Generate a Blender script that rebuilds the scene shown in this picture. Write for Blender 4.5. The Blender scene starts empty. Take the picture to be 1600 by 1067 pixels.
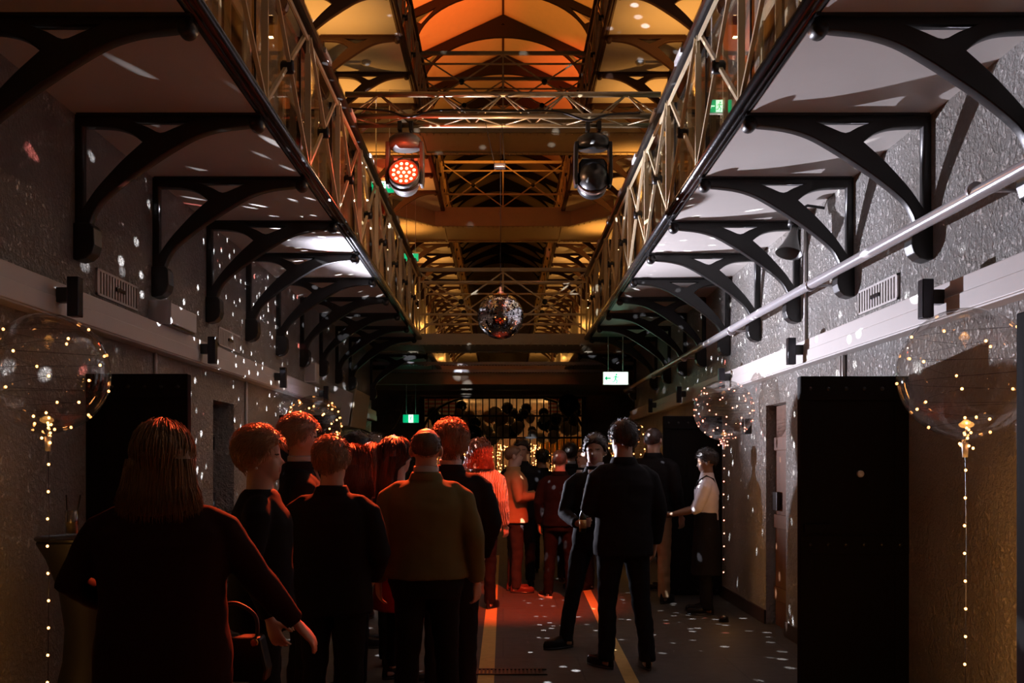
import bpy, bmesh, math, random
from mathutils import Vector, Matrix, noise, Euler
C = bpy.context.scene.collection
PI = math.pi
rnd = random.Random(7)

# ------------------------------------------------------------------ camera
F = 1556.0; CX, CY = 786.0, 723.0; EYE = 1.58
cam = bpy.data.cameras.new('camera'); cam_o = bpy.data.objects.new('camera', cam); C.objects.link(cam_o)
cam.sensor_width = 36; cam.lens = F / 1600 * 36
cam.shift_x = (800 - CX) / 1600; cam.shift_y = (CY - 533.5) / 1600
cam_o.location = (0, 0, EYE); cam_o.rotation_euler = (PI / 2, 0, 0)
cam.clip_start = 0.05; cam.clip_end = 200
bpy.context.scene.camera = cam_o

def at(px, py, d):
    return Vector(((px - CX) / F * d, d, EYE + (CY - py) / F * d))

# ------------------------------------------------------------------ world, exposure
sc = bpy.context.scene
sc.view_settings.view_transform = 'Standard'; sc.view_settings.look = 'None'
sc.view_settings.exposure = 0.0; sc.view_settings.gamma = 1.0
sc.view_settings.use_curve_mapping = False
cy = sc.cycles
cy.max_bounces = 5; cy.diffuse_bounces = 2; cy.glossy_bounces = 3; cy.transmission_bounces = 4
cy.transparent_max_bounces = 24; cy.sample_clamp_indirect = 2.0; cy.sample_clamp_direct = 0
cy.caustics_reflective = False; cy.caustics_refractive = False
cy.use_denoising = True
w = bpy.data.worlds.new('night'); sc.world = w; w.use_nodes = True
w.node_tree.nodes['Background'].inputs[0].default_value = (0.9, 0.52, 0.30, 1)
w.node_tree.nodes['Background'].inputs[1].default_value = 0.018

# ------------------------------------------------------------------ lights of the room
def light(name, kind, loc, energy, color, radius=0.03, aim=None, angle=60, blend=0.5):
    l = bpy.data.lights.new(name, kind); l.energy = energy; l.color = color
    l.shadow_soft_size = radius
    o = bpy.data.objects.new(name, l); C.objects.link(o); o.location = loc
    if kind == 'SPOT':
        l.spot_size = math.radians(angle); l.spot_blend = blend
    if aim is not None:
        o.rotation_euler = (Vector(aim) - Vector(loc)).to_track_quat('-Z', 'Y').to_euler()
    return o

BALL = at(782, 494, 9.73)
LAMP = Vector((-2.12, 12.4, 1.56))              # cool white lamp on a stand in the crowd
WARM = (1.0, 0.43, 0.085); RED = (1.0, 0.075, 0.018)

def gobo(o, side):
    """reflections of the mirror ball: dots in every direction on one side of it"""
    l = o.data; l.use_nodes = True; nt = l.node_tree; N = nt.nodes; L = nt.links
    em = N['Emission']
    tc = N.new('ShaderNodeTexCoord')
    sep = N.new('ShaderNodeSeparateXYZ'); L.new(tc.outputs['Normal'], sep.inputs[0])
    v = N.new('ShaderNodeTexVoronoi'); v.voronoi_dimensions = '3D'; v.inputs['Scale'].default_value = 19.0
    L.new(tc.outputs['Normal'], v.inputs['Vector'])
    mr = N.new('ShaderNodeMapRange'); mr.interpolation_type = 'SMOOTHSTEP'
    mr.inputs['From Min'].default_value = 0.215; mr.inputs['From Max'].default_value = 0.12
    mr.inputs['To Min'].default_value = 0; mr.inputs['To Max'].default_value = 1
    L.new(v.outputs['Distance'], mr.inputs['Value'])
    m0 = N.new('ShaderNodeMath'); m0.operation = 'MULTIPLY'; m0.inputs[1].default_value = side
    L.new(sep.outputs['X'], m0.inputs[0])
    gt = N.new('ShaderNodeMath'); gt.operation = 'GREATER_THAN'; gt.inputs[1].default_value = 0
    L.new(m0.outputs[0], gt.inputs[0])
    hs = N.new('ShaderNodeSeparateColor'); L.new(v.outputs['Color'], hs.inputs[0])
    ramp = N.new('ShaderNodeValToRGB'); r = ramp.color_ramp; r.interpolation = 'CONSTANT'
    r.elements[0].position = 0; r.elements[0].color = (0.92, 0.93, 1, 1)
    r.elements[1].position = 0.965; r.elements[1].color = (1, 0.25, 0.22, 1)
    L.new(hs.outputs[0], ramp.inputs[0])
    br = N.new('ShaderNodeMapRange'); br.inputs['To Min'].default_value = 0.25; br.inputs['To Max'].default_value = 1.0
    L.new(hs.outputs[1], br.inputs['Value'])
    a = N.new('ShaderNodeMath'); a.operation = 'MULTIPLY'; L.new(mr.outputs[0], a.inputs[0]); L.new(gt.outputs[0], a.inputs[1])
    b = N.new('ShaderNodeMath'); b.operation = 'MULTIPLY'; L.new(a.outputs[0], b.inputs[0]); L.new(br.outputs[0], b.inputs[1])
    L.new(ramp.outputs[0], em.inputs['Color']); L.new(b.outputs[0], em.inputs['Strength'])

for s in (-1, 1):
    gobo(light('mirror_ball_reflections', 'POINT', BALL + Vector((s * 0.235, 0, -0.02)), 2600, (1, 1, 1), 0.0), s)
light('cool_lamp_light', 'SPOT', LAMP + Vector((0.02, -0.09, 0.03)), 4000, (0.87, 0.85, 1.0), 0.03, (3.2, 6.5, 5.2), 79, 1.0)
light('wall_fill_glow', 'POINT', (at(781, 257, 9.6).x, 9.45, 4.36), 26, (1.0, 0.54, 0.28), 0.03)  # warm fill added below the pinspot to brighten the walls
# two red wash heads on the truss
HEAD_L = Vector((-0.955, 9.70, 4.54)); HEAD_R = Vector((0.875, 9.70, 4.54))
light('red_wash', 'SPOT', at(632, 272, 9.40), 6500, RED, 0.08, (-0.55, 6.45, 1.75), 42, 0.8)
light('red_beam', 'SPOT', HEAD_R + Vector((0, 0.25, -0.3)), 120, RED, 0.08, (0.25, 11.0, 0.0), 32, 0.9)
light('red_overhead', 'SPOT', (1.05, 6.0, 6.7), 6400, RED, 0.06, (0.05, 11.0, 0.4), 22, 0.8)
light('red_roof', 'SPOT', (1.0, 19.6, 8.3), 9000, RED, 0.06, (1.9, 29.0, 12.2), 21, 0.9)
light('red_roof_side', 'SPOT', (-1.0, 19.6, 8.3), 4500, RED, 0.06, (-2.2, 25.5, 13.0), 40, 0.9)
light('amber_roof', 'SPOT', (-0.7, 18.6, 8.2), 2600, (1, 0.30, 0.035), 0.06, (-0.1, 26.0, 13.8), 80, 0.9)
light('red_column', 'POINT', (-1.9, 20.4, 6.6), 26, RED, 0.05)

# ------------------------------------------------------------------ materials
def new_mat(name):
    m = bpy.data.materials.new(name); m.use_nodes = True
    return m, m.node_tree.nodes, m.node_tree.links, m.node_tree.nodes['Principled BSDF']

def mat(name, col, rough=0.6, metal=0.0, var=0.0, vscale=6.0, bump=0.0, bscale=40.0, bdist=0.01, stretch=None, spec=None, coat=0.0):
    m, N, L, b = new_mat(name)
    b.inputs['Base Color'].default_value = (*col, 1); b.inputs['Roughness'].default_value = rough
    b.inputs['Metallic'].default_value = metal
    if spec is not None: b.inputs['Specular IOR Level'].default_value = spec
    b.inputs['Coat Weight'].default_value = coat
    tc = N.new('ShaderNodeTexCoord'); src = tc.outputs['Object']
    if stretch:
        mp = N.new('ShaderNodeMapping'); mp.inputs['Scale'].default_value = stretch
        L.new(src, mp.inputs[0]); src = mp.outputs[0]
    if var:
        n = N.new('ShaderNodeTexNoise'); n.inputs['Scale'].default_value = vscale; n.inputs['Detail'].default_value = 6
        L.new(src, n.inputs['Vector'])
        mx = N.new('ShaderNodeMix'); mx.data_type = 'RGBA'
        mx.inputs[6].default_value = (*[c * (1 - var) for c in col], 1); mx.inputs[7].default_value = (*[min(1, c * (1 + var)) for c in col], 1)
        L.new(n.outputs['Fac'], mx.inputs[0]); L.new(mx.outputs[2], b.inputs['Base Color'])
    if bump:
        n2 = N.new('ShaderNodeTexNoise'); n2.inputs['Scale'].default_value = bscale; n2.inputs['Detail'].default_value = 4
        L.new(src, n2.inputs['Vector'])
        bp = N.new('ShaderNodeBump'); bp.inputs['Strength'].default_value = bump; bp.inputs['Distance'].default_value = bdist
        L.new(n2.outputs['Fac'], bp.inputs['Height']); L.new(bp.outputs[0], b.inputs['Normal'])
    return m

def emit(name, col, strength, sample=False):
    m, N, L, b = new_mat(name)
    b.inputs['Base Color'].default_value = (*col, 1)
    b.inputs['Emission Color'].default_value = (*col, 1); b.inputs['Emission Strength'].default_value = strength
    if not sample: m.cycles.emission_sampling = 'NONE'
    return m

def clear(name, tint=(1, 1, 1), gloss=0.5, rough=0.02, base=0.04, blend=0.25):
    m = bpy.data.materials.new(name); m.use_nodes = True; N = m.node_tree.nodes; L = m.node_tree.links; N.clear()
    out = N.new('ShaderNodeOutputMaterial'); t = N.new('ShaderNodeBsdfTransparent'); t.inputs[0].default_value = (*tint, 1)
    g = N.new('ShaderNodeBsdfGlossy'); g.inputs['Roughness'].default_value = rough
    lw = N.new('ShaderNodeLayerWeight'); lw.inputs['Blend'].default_value = blend
    mr = N.new('ShaderNodeMapRange'); mr.inputs['To Min'].default_value = base; mr.inputs['To Max'].default_value = gloss
    L.new(lw.outputs['Facing'], mr.inputs['Value'])
    mx = N.new('ShaderNodeMixShader'); L.new(mr.outputs[0], mx.inputs[0]); L.new(t.outputs[0], mx.inputs[1]); L.new(g.outputs[0], mx.inputs[2])
    L.new(mx.outputs[0], out.inputs[0])
    return m

def wall_material():
    m, N, L, b = new_mat('rough_limewashed_wall')
    tc = N.new('ShaderNodeTexCoord')
    n1 = N.new('ShaderNodeTexNoise'); n1.inputs['Scale'].default_value = 30; n1.inputs['Detail'].default_value = 6; n1.inputs['Roughness'].default_value = 0.62
    n2 = N.new('ShaderNodeTexNoise'); n2.inputs['Scale'].default_value = 1.4; n2.inputs['Detail'].default_value = 6
    br = N.new('ShaderNodeTexBrick'); br.inputs['Scale'].default_value = 1.0
    br.inputs['Brick Width'].default_value = 1.1; br.inputs['Row Height'].default_value = 0.46; br.inputs['Mortar Size'].default_value = 0.006
    br.inputs['Color1'].default_value = (1, 1, 1, 1); br.inputs['Color2'].default_value = (1, 1, 1, 1); br.inputs['Mortar'].default_value = (0.25, 0.25, 0.25, 1)
    sp = N.new('ShaderNodeSeparateXYZ'); cb = N.new('ShaderNodeCombineXYZ')
    L.new(tc.outputs['Object'], sp.inputs[0]); L.new(sp.outputs['Y'], cb.inputs[0]); L.new(sp.outputs['Z'], cb.inputs[1]); L.new(cb.outputs[0], br.inputs['Vector'])
    for n in (n1, n2): L.new(tc.outputs['Object'], n.inputs['Vector'])
    cr = N.new('ShaderNodeValToRGB'); cr.color_ramp.elements[0].color = (0.50, 0.45, 0.40, 1); cr.color_ramp.elements[1].color = (0.72, 0.69, 0.65, 1)
    cr.color_ramp.elements[0].position = 0.3; cr.color_ramp.elements[1].position = 0.62
    L.new(n2.outputs['Fac'], cr.inputs[0]); L.new(cr.outputs[0], b.inputs['Base Color'])
    pit = N.new('ShaderNodeMapRange'); pit.interpolation_type = 'SMOOTHSTEP'; pit.inputs['From Min'].default_value = 0.32; pit.inputs['From Max'].default_value = 0.64
    L.new(n1.outputs['Fac'], pit.inputs['Value'])
    ad = N.new('ShaderNodeMath'); ad.operation = 'MULTIPLY_ADD'; ad.inputs[1].default_value = 0.5
    L.new(br.outputs['Color'], ad.inputs[0]); L.new(pit.outputs[0], ad.inputs[2])
    bp = N.new('ShaderNodeBump'); bp.inputs['Strength'].default_value = 1.0; bp.inputs['Distance'].default_value = 0.042
    L.new(ad.outputs[0], bp.inputs['Height']); L.new(bp.outputs[0], b.inputs['Normal'])
    b.inputs['Roughness'].default_value = 0.33
    return m

def floor_material():
    m, N, L, b = new_mat('dark_slate_floor')
    tc = N.new('ShaderNodeTexCoord')
    br = N.new('ShaderNodeTexBrick'); br.inputs['Scale'].default_value = 1; br.inputs['Brick Width'].default_value = 1.2; br.inputs['Row Height'].default_value = 0.9
    br.inputs['Mortar Size'].default_value = 0.008; br.inputs['Color1'].default_value = (0.085, 0.077, 0.066, 1); br.inputs['Color2'].default_value = (0.075, 0.068, 0.058, 1)
    br.inputs['Mortar'].default_value = (0.05, 0.05, 0.045, 1); L.new(tc.outputs['Object'], br.inputs['Vector'])
    n = N.new('ShaderNodeTexNoise'); n.inputs['Scale'].default_value = 9; n.inputs['Detail'].default_value = 8; L.new(tc.outputs['Object'], n.inputs['Vector'])
    mx = N.new('ShaderNodeMix'); mx.data_type = 'RGBA'; mx.blend_type = 'MULTIPLY'; mx.inputs[0].default_value = 0.5
    L.new(br.outputs['Color'], mx.inputs[6]); L.new(n.outputs['Fac'], mx.inputs[7]); L.new(mx.outputs[2], b.inputs['Base Color'])
    bp = N.new('ShaderNodeBump'); bp.inputs['Strength'].default_value = 0.35; bp.inputs['Distance'].default_value = 0.01
    L.new(n.outputs['Fac'], bp.inputs['Height']); L.new(bp.outputs[0], b.inputs['Normal']); b.inputs['Roughness'].default_value = 0.62; b.inputs['Specular IOR Level'].default_value = 0.25
    return m

M = {}
M['wall'] = wall_material(); M['floor'] = floor_material()
M['soffit'] = mat('white_soffit_paint', (0.66, 0.62, 0.58), 0.38, var=0.06, vscale=3, bump=0.08, bscale=14)
M['roof'] = mat('cream_roof_lining', (0.72, 0.60, 0.42), 0.6, var=0.05)
M['iron'] = mat('black_painted_iron', (0.012, 0.011, 0.011), 0.38, bump=0.15, bscale=60, bdist=0.004)
M['iron_brown'] = mat('dark_brown_painted_iron', (0.052, 0.020, 0.011), 0.55, bump=0.1, bscale=60, bdist=0.004)
M['truss_iron'] = mat('dark_roof_iron', (0.010, 0.006, 0.005), 0.7, spec=0.2)
M['nosing'] = mat('glossy_black_edge', (0.10, 0.10, 0.105), 0.22, metal=0.85, bump=0.3, bscale=55, bdist=0.004)
M['cream'] = mat('cream_painted_steel', (0.70, 0.58, 0.38), 0.32, var=0.06, vscale=12)
M['girder'] = mat('olive_cream_girder_paint', (0.50, 0.42, 0.29), 0.5, var=0.1, vscale=7)
M['chord'] = mat('satin_truss_tube', (0.34, 0.26, 0.15), 0.34, metal=0.5, var=0.05)
M['headlit'] = mat('glow_lightened_housing', (0.09, 0.085, 0.08), 0.4)  # lit head only: lighter grey stands in for its red glow
M['black'] = mat('black_plastic', (0.010, 0.010, 0.011), 0.35)
M['blackmetal'] = mat('black_anodised_metal', (0.03, 0.028, 0.035), 0.25, metal=0.6)
M['duct'] = mat('white_duct_paint', (0.64, 0.60, 0.57), 0.4, var=0.05, vscale=4)
M['white'] = mat('white_plastic', (0.75, 0.74, 0.74), 0.4)
M['pipe'] = mat('grey_pipe_paint', (0.60, 0.58, 0.60), 0.24, metal=0.35, bump=0.08, bscale=30)
M['door'] = mat('blackened_door_timber', (0.007, 0.0055, 0.005), 0.75, var=0.3, vscale=5, bump=0.3, bscale=25, stretch=(1, 1, 0.12), spec=0.12)
M['wood'] = mat('brown_door_timber', (0.11, 0.045, 0.02), 0.5, var=0.4, vscale=8, bump=0.3, bscale=25, stretch=(1, 1, 0.1))
M['skirt'] = mat('dark_skirting_paint', (0.04, 0.022, 0.016), 0.45)
M['stripe'] = mat('yellow_floor_stripe', (0.55, 0.36, 0.10), 0.55, var=0.25, vscale=14, bump=0.2, bscale=40)
M['acrylic'] = clear('clear_acrylic', (0.97, 0.95, 0.90), 0.55, 0.03, 0.035, 0.2)
M['bobo'] = clear('clear_balloon_film', (0.99, 0.97, 0.95), 0.95, 0.03, 0.014, 0.17)
M['glass'] = clear('drinking_glass', (0.95, 0.95, 0.93), 0.8, 0.02, 0.08, 0.3)
M['led'] = emit('warm_fairy_light', (1.0, 0.37, 0.10), 10)
M['led_pink'] = emit('pinkish_fairy_light', (1.0, 0.28, 0.17), 9)
M['led_red'] = emit('red_led_cell', (1.0, 0.20, 0.09), 11)
M['redglow'] = emit('red_lit_lens', (1.0, 0.045, 0.012), 1.0)
M['lamp'] = emit('warm_lamp_aperture', (1.0, 0.62, 0.28), 24)
M['cool'] = emit('cool_lamp_lens', (0.80, 0.76, 1.0), 260)
M['green'] = emit('exit_sign_green', (0.0, 0.42, 0.17), 0.9)
M['signwhite'] = emit('exit_sign_white', (0.80, 1.0, 0.86), 1.6)
M['mirror'] = mat('mirror_tile', (0.9, 0.9, 0.92), 0.03, metal=1.0)
M['grout'] = mat('dark_ball_core', (0.05, 0.05, 0.06), 0.4)
M['rose'] = mat('rose_wall_stripe', (0.45, 0.10, 0.09), 0.6)
M['goldfoil'] = mat('gold_foil', (0.85, 0.55, 0.16), 0.25, metal=0.9)
M['bblack'] = mat('black_balloon_rubber', (0.012, 0.014, 0.022), 0.22)
M['bwhite'] = mat('white_balloon_rubber', (0.62, 0.58, 0.52), 0.3)
M['bgold'] = mat('gold_balloon_rubber', (0.60, 0.36, 0.12), 0.28, metal=0.4)
M['tube_green'] = mat('bottle_glass', (0.02, 0.035, 0.012), 0.1)
M['copper'] = mat('bottle_foil', (0.65, 0.30, 0.16), 0.3, metal=0.8)
M['drink'] = mat('pale_drink', (0.35, 0.28, 0.12), 0.2)
M['spandex'] = mat('black_stretch_cover', (0.010, 0.010, 0.011), 0.6, bump=0.1, bscale=8)
M['eyeball'] = mat('eye_white', (0.55, 0.5, 0.46), 0.2)
M['pupil'] = mat('dark_iris', (0.02, 0.012, 0.01), 0.15)

# ------------------------------------------------------------------ mesh builder
class MB:
    def __init__(s): s.v = []; s.f = []
    def add(s, vs, fs):
        o = len(s.v); s.v += [tuple(v) for v in vs]; s.f += [tuple(i + o for i in f) for f in fs]; return s
    def box(s, a, b):
        x0, y0, z0 = a; x1, y1, z1 = b
        x0, x1 = min(x0, x1), max(x0, x1); y0, y1 = min(y0, y1), max(y0, y1); z0, z1 = min(z0, z1), max(z0, z1)
        return s.add([(x0, y0, z0), (x1, y0, z0), (x1, y1, z0), (x0, y1, z0), (x0, y0, z1), (x1, y0, z1), (x1, y1, z1), (x0, y1, z1)],
                     [(0, 3, 2, 1), (4, 5, 6, 7), (0, 1, 5, 4), (1, 2, 6, 5), (2, 3, 7, 6), (3, 0, 4, 7)])
    def bar(s, p0, p1, wd, th, up=(0, 0, 1)):
        p0 = Vector(p0); p1 = Vector(p1); d = (p1 - p0).normalized(); u = Vector(up)
        a = d.cross(u)
        if a.length < 1e-4: a = d.cross(Vector((1, 0, 0)))
        a.normalize(); b = a.cross(d).normalized(); vs = []
        for p in (p0, p1):
            for i, j in ((-1, -1), (1, -1), (1, 1), (-1, 1)): vs.append(p + a * (i * wd / 2) + b * (j * th / 2))
        return s.add(vs, [(0, 1, 2, 3), (7, 6, 5, 4), (0, 4, 5, 1), (1, 5, 6, 2), (2, 6, 7, 3), (3, 7, 4, 0)])
    def rings(s, rings, caps=True):
        n = len(rings[0]); vs = [p for r in rings for p in r]; fs = []
        for k in range(len(rings) - 1):
            for i in range(n):
                j = (i + 1) % n; fs.append((k * n + i, k * n + j, (k + 1) * n + j, (k + 1) * n + i))
        if caps:
            fs.append(tuple(range(n))[::-1]); fs.append(tuple((len(rings) - 1) * n + i for i in range(n)))
        return s.add(vs, fs)
    def tube(s, pts, rad, seg=8, flat=None):
        """path tube; rad a number or one per point; flat=(normal, ratio) squashes it along normal"""
        pts = [Vector(p) for p in pts]; n = len(pts)
        if not hasattr(rad, '__len__'): rad = [rad] * n
        rs = []; a = None
        for k in range(n):
            t = (pts[min(k + 1, n - 1)] - pts[max(k - 1, 0)]).normalized()
            if a is None:
                a = Vector(flat[0]) if flat else (Vector((1, 0, 0)) if abs(t.x) < 0.8 else Vector((0, 1, 0)))
            a = (a - t * a.dot(t)); a = a.normalized() if a.length > 1e-6 else t.orthogonal().normalized()
            b = t.cross(a); q = flat[1] if flat else 1.0
            rs.append([pts[k] + a * (math.cos(2 * PI * i / seg) * rad[k] * q) + b * (math.sin(2 * PI * i / seg) * rad[k]) for i in range(seg)])
        return s.rings(rs)
    def lathe(s, prof, c=(0, 0, 0), seg=24, axis='z'):
        rs = []
        for r, h in prof:
            ring = []
            for i in range(seg):
                a = 2 * PI * i / seg; x, y = r * math.cos(a), r * math.sin(a)
                p = (x, y, h) if axis == 'z' else ((h, x, y) if axis == 'x' else (y, h, x))
                ring.append((p[0] + c[0], p[1] + c[1], p[2] + c[2]))
            rs.append(ring)
        return s.rings(rs)
    def ball(s, c, r, nu=12, nv=8):
        rx, ry, rz = r if hasattr(r, '__len__') else (r, r, r)
        vs = [(c[0], c[1], c[2] + rz)]; fs = []
        for k in range(1, nv):
            t = PI * k / nv
            for i in range(nu):
                a = 2 * PI * i / nu; vs.append((c[0] + rx * math.sin(t) * math.cos(a), c[1] + ry * math.sin(t) * math.sin(a), c[2] + rz * math.cos(t)))
        vs.append((c[0], c[1], c[2] - rz)); e = len(vs) - 1
        for i in range(nu):
            j = (i + 1) % nu; fs.append((0, 1 + i, 1 + j)); fs.append((e, 1 + (nv - 2) * nu + j, 1 + (nv - 2) * nu + i))
            for k in range(nv - 2): fs.append((1 + k * nu + i, 1 + (k + 1) * nu + i, 1 + (k + 1) * nu + j, 1 + k * nu + j))
        return s.add(vs, fs)
    def prism(s, poly, axis, a0, a1):
        n = len(poly)
        def P(u, v, w):
            return {'x': (w, u, v), 'y': (u, w, v), 'z': (u, v, w)}[axis]
        vs = [P(u, v, a0) for u, v in poly] + [P(u, v, a1) for u, v in poly]
        fs = [tuple(range(n))[::-1], tuple(range(n, 2 * n))] + [(i, (i + 1) % n, n + (i + 1) % n, n + i) for i in range(n)]
        return s.add(vs, fs)
    def mesh(s, name='m', smooth=False, fix=True):
        me = bpy.data.meshes.new(name); me.from_pydata(s.v, [], s.f); me.update()
        if fix:
            bm = bmesh.new(); bm.from_mesh(me); bmesh.ops.recalc_face_normals(bm, faces=bm.faces); bm.to_mesh(me); bm.free()
        if smooth:
            me.polygons.foreach_set('use_smooth', [True] * len(me.polygons))
        return me
    def build(s, name, material, parent=None, smooth=False, bevel=0.0):
        return link(name, s.mesh(name, smooth), material, parent, bevel)

def link(name, me, material, parent=None, bevel=0.0):
    if material is not None and len(me.materials) == 0: me.materials.append(material)
    o = bpy.data.objects.new(name, me); C.objects.link(o)
    if parent is not None: o.parent = parent
    if bevel:
        b = o.modifiers.new('edge', 'BEVEL'); b.width = bevel; b.segments = 2; b.limit_method = 'ANGLE'
    return o

def tag(o, label, cat, group=None, kind=None):
    o['label'] = label; o['category'] = cat
    if group: o['group'] = group
    if kind: o['kind'] = kind
    return o
def thing(name, label, cat, loc=(0, 0, 0), rz=0, group=None):
    o = bpy.data.objects.new(name, None); C.objects.link(o); o.location = loc; o.rotation_euler = (0, 0, rz)
    o.empty_display_size = 0.1
    return tag(o, label, cat, group)
def struct(name, mb, m, smooth=False, bevel=0.0):
    o = mb.build(name, m, None, smooth, bevel); o['kind'] = 'structure'; return o
def dup(o, loc=None, label=None, parent=None, rz=None):
    c = o.copy(); C.objects.link(c)
    if parent is not None: c.parent = parent
    if loc is not None: c.location = loc
    if rz is not None: c.rotation_euler = (0, 0, rz)
    if label: c['label'] = label
    for ch in o.children: dup(ch, parent=c)
    return c
ORD = ['first', 'second', 'third', 'fourth', 'fifth', 'sixth', 'seventh', 'eighth', 'ninth', 'tenth', 'eleventh', 'twelfth', 'thirteenth',
       'fourteenth', 'fifteenth', 'sixteenth', 'seventeenth', 'eighteenth', 'nineteenth', 'twentieth', 'twenty-first', 'twenty-second',
       'twenty-third', 'twenty-fourth', 'twenty-fifth', 'twenty-sixth', 'twenty-seventh', 'twenty-eighth', 'twenty-ninth', 'thirtieth']

def catmull(pts, n=6, closed=False):
    P = [Vector(p) for p in pts]; out = []; m = len(P)
    rng = range(m) if closed else range(m - 1)
    for i in rng:
        p0 = P[(i - 1) % m] if (closed or i > 0) else P[0]; p1 = P[i]; p2 = P[(i + 1) % m]
        p3 = P[(i + 2) % m] if (closed or i + 2 < m) else P[-1]
        for k in range(n):
            t = k / n
            out.append(0.5 * ((2 * p1) + (p2 - p0) * t + (2 * p0 - 5 * p1 + 4 * p2 - p3) * t * t + (3 * p1 - p0 - 3 * p2 + p3) * t ** 3))
    if not closed: out.append(P[-1])
    return out

def plate(name, loops, thick, bevel=0.004):
    """flat casting with holes in the XZ plane, thickness along Y"""
    cu = bpy.data.curves.new(name, 'CURVE'); cu.dimensions = '2D'; cu.fill_mode = 'BOTH'
    cu.extrude = thick / 2 - bevel; cu.bevel_depth = bevel; cu.bevel_resolution = 1; cu.offset = -bevel
    for lp in loops:
        sp = cu.splines.new('POLY'); sp.points.add(len(lp) - 1)
        for p, q in zip(sp.points, lp): p.co = (q[0], q[1], 0, 1)
        sp.use_cyclic_u = True
    o = bpy.data.objects.new(name, cu); C.objects.link(o)
    dg = bpy.context.evaluated_depsgraph_get(); me = bpy.data.meshes.new_from_object(o.evaluated_get(dg), depsgraph=dg)
    bpy.data.objects.remove(o); bpy.data.curves.remove(cu)
    me.transform(Matrix.Rotation(PI / 2, 4, 'X'))
    me.materials.clear()
    return me

# ------------------------------------------------------------------ the setting
W = 2.58; EDGE = 1.43; Z1 = 3.68; Z2 = 7.58; SP = 1.33; D0 = 6.03
def ydepth(k): return D0 + SP * k
struct('floor', MB().box((-6, -1.5, -0.2), (6, 46, 0)), M['floor'])
RD = [3.67, 6.40, 9.08, 11.80, 14.50]; LD = [6.23, 8.86, 11.55, 14.25]
DW = 0.69; DH = 2.14
def ground_wall(sx, doors):
    mb = MB(); y = -1.5
    for d in doors:
        mb.box((sx * W, y, 0), (sx * (W + 0.5), d, Z1)); mb.box((sx * W, d, DH), (sx * (W + 0.5), d + DW, Z1)); y = d + DW
    mb.box((sx * W, y, 0), (sx * (W + 0.5), 19.5, Z1))
    return mb
struct('wall_left', ground_wall(-1, LD), M['wall']); struct('wall_right', ground_wall(1, RD), M['wall'])
struct('wall_cells_left', MB().box((-4.4, -1.5, 0), (-4.3, 19.5, Z1)), M['wall'])
struct('wall_cells_right', MB().box((4.3, -1.5, 0), (4.4, 19.5, Z1)), M['wall'])
for sx, nm, doors in ((-1, 'left', LD), (1, 'right', RD)):
    mb = MB(); y = -1.5
    for d in doors + [19.5]:
        mb.box((sx * W, y, 0), (sx * (W - 0.02), d, 0.135)); y = d + DW
    struct('baseboard_' + nm, mb, M['skirt'])
    # white cable duct running along the wall with a raised lower lid
    mb = MB().box((sx * W, -1.5, 2.39), (sx * (W - 0.10), 19.5, 2.59))
    mb.box((sx * (W - 0.10), -1.5, 2.40), (sx * (W - 0.112), 19.5, 2.50))
    struct('trim_duct_' + nm, mb, M['duct'], bevel=0.006)
    # upper storeys
    struct('wall_upper_' + nm, MB().box((sx * W, -1.5, Z1), (sx * (W + 0.5), 66, 13.4)), M['wall'])
    # walkways
    struct('ceiling_walkway_' + nm, MB().box((sx * EDGE, -1.5, Z1), (sx * W, 22.49, Z1 + 0.10)), M['soffit'])
    struct('ceiling_upper_walkway_' + nm, MB().box((sx * EDGE, 5, Z2), (sx * W, 64, Z2 + 0.10)), M['soffit'])
    for z, nn, y0, y1 in ((Z1, 'edge', -1.5, 22.5), (Z2, 'upper_edge', 5, 64)):
        mb = MB().tube([(sx * (EDGE - 0.012), y0, z + 0.028), (sx * (EDGE - 0.012), y1, z + 0.028)], 0.036, 12)
        mb.box((sx * EDGE, y0, z - 0.004), (sx * (EDGE + 0.05), y1, z + 0.10))
        struct('trim_%s_%s' % (nn, nm), mb, M['nosing'] if z == Z1 else M['iron_brown'], smooth=True)
# crossing beyond the hall
struct('ceiling_crossing', MB().box((-6, 22.5, Z1 - 0.02), (6, 26.4, Z1 + 0.12)).box((-6, 19.5, Z1), (-W, 22.5, Z1 + 0.1)).box((W, 19.5, Z1), (6, 22.5, Z1 + 0.1)), M['girder'])
struct('ceiling_crossing_upper', MB().box((-W, 26.5, Z1), (W, 66, Z1 + 0.12)), M['girder'])
for sx, nm in ((-1, 'left'), (1, 'right')):
    struct('wall_crossing_' + nm, MB().box((sx * 6, 19.5, 0), (sx * 6.2, 27, Z1)), M['wall'])
    struct('wall_return_' + nm, MB().box((sx * (W + 0.5), 19.3, 0), (sx * 6, 19.5, Z1)), M['wall'])
    struct('wall_far_' + nm, MB().box((sx * 6.2, 26.5, 0), (sx * 2.2, 26.9, Z1)), M['wall'])
    struct('wall_party_' + nm, MB().box((sx * 4.5, 26.9, 0), (sx * 4.7, 40, Z1)), M['wall'])
struct('wall_far_lintel', MB().box((-2.2, 26.5, 3.33), (2.2, 26.9, Z1)), M['girder'])
struct('wall_end', MB().box((-5, 40, 0), (5, 40.2, Z1)), M['wall'])
struct('ceiling_party', MB().box((-5, 26.9, Z1 - 0.01), (5, 40.2, Z1)), M['roof'])
struct('wall_upper_end', MB().box((-3.1, 66, Z1), (3.1, 66.2, 14.6)), M['wall'])
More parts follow.
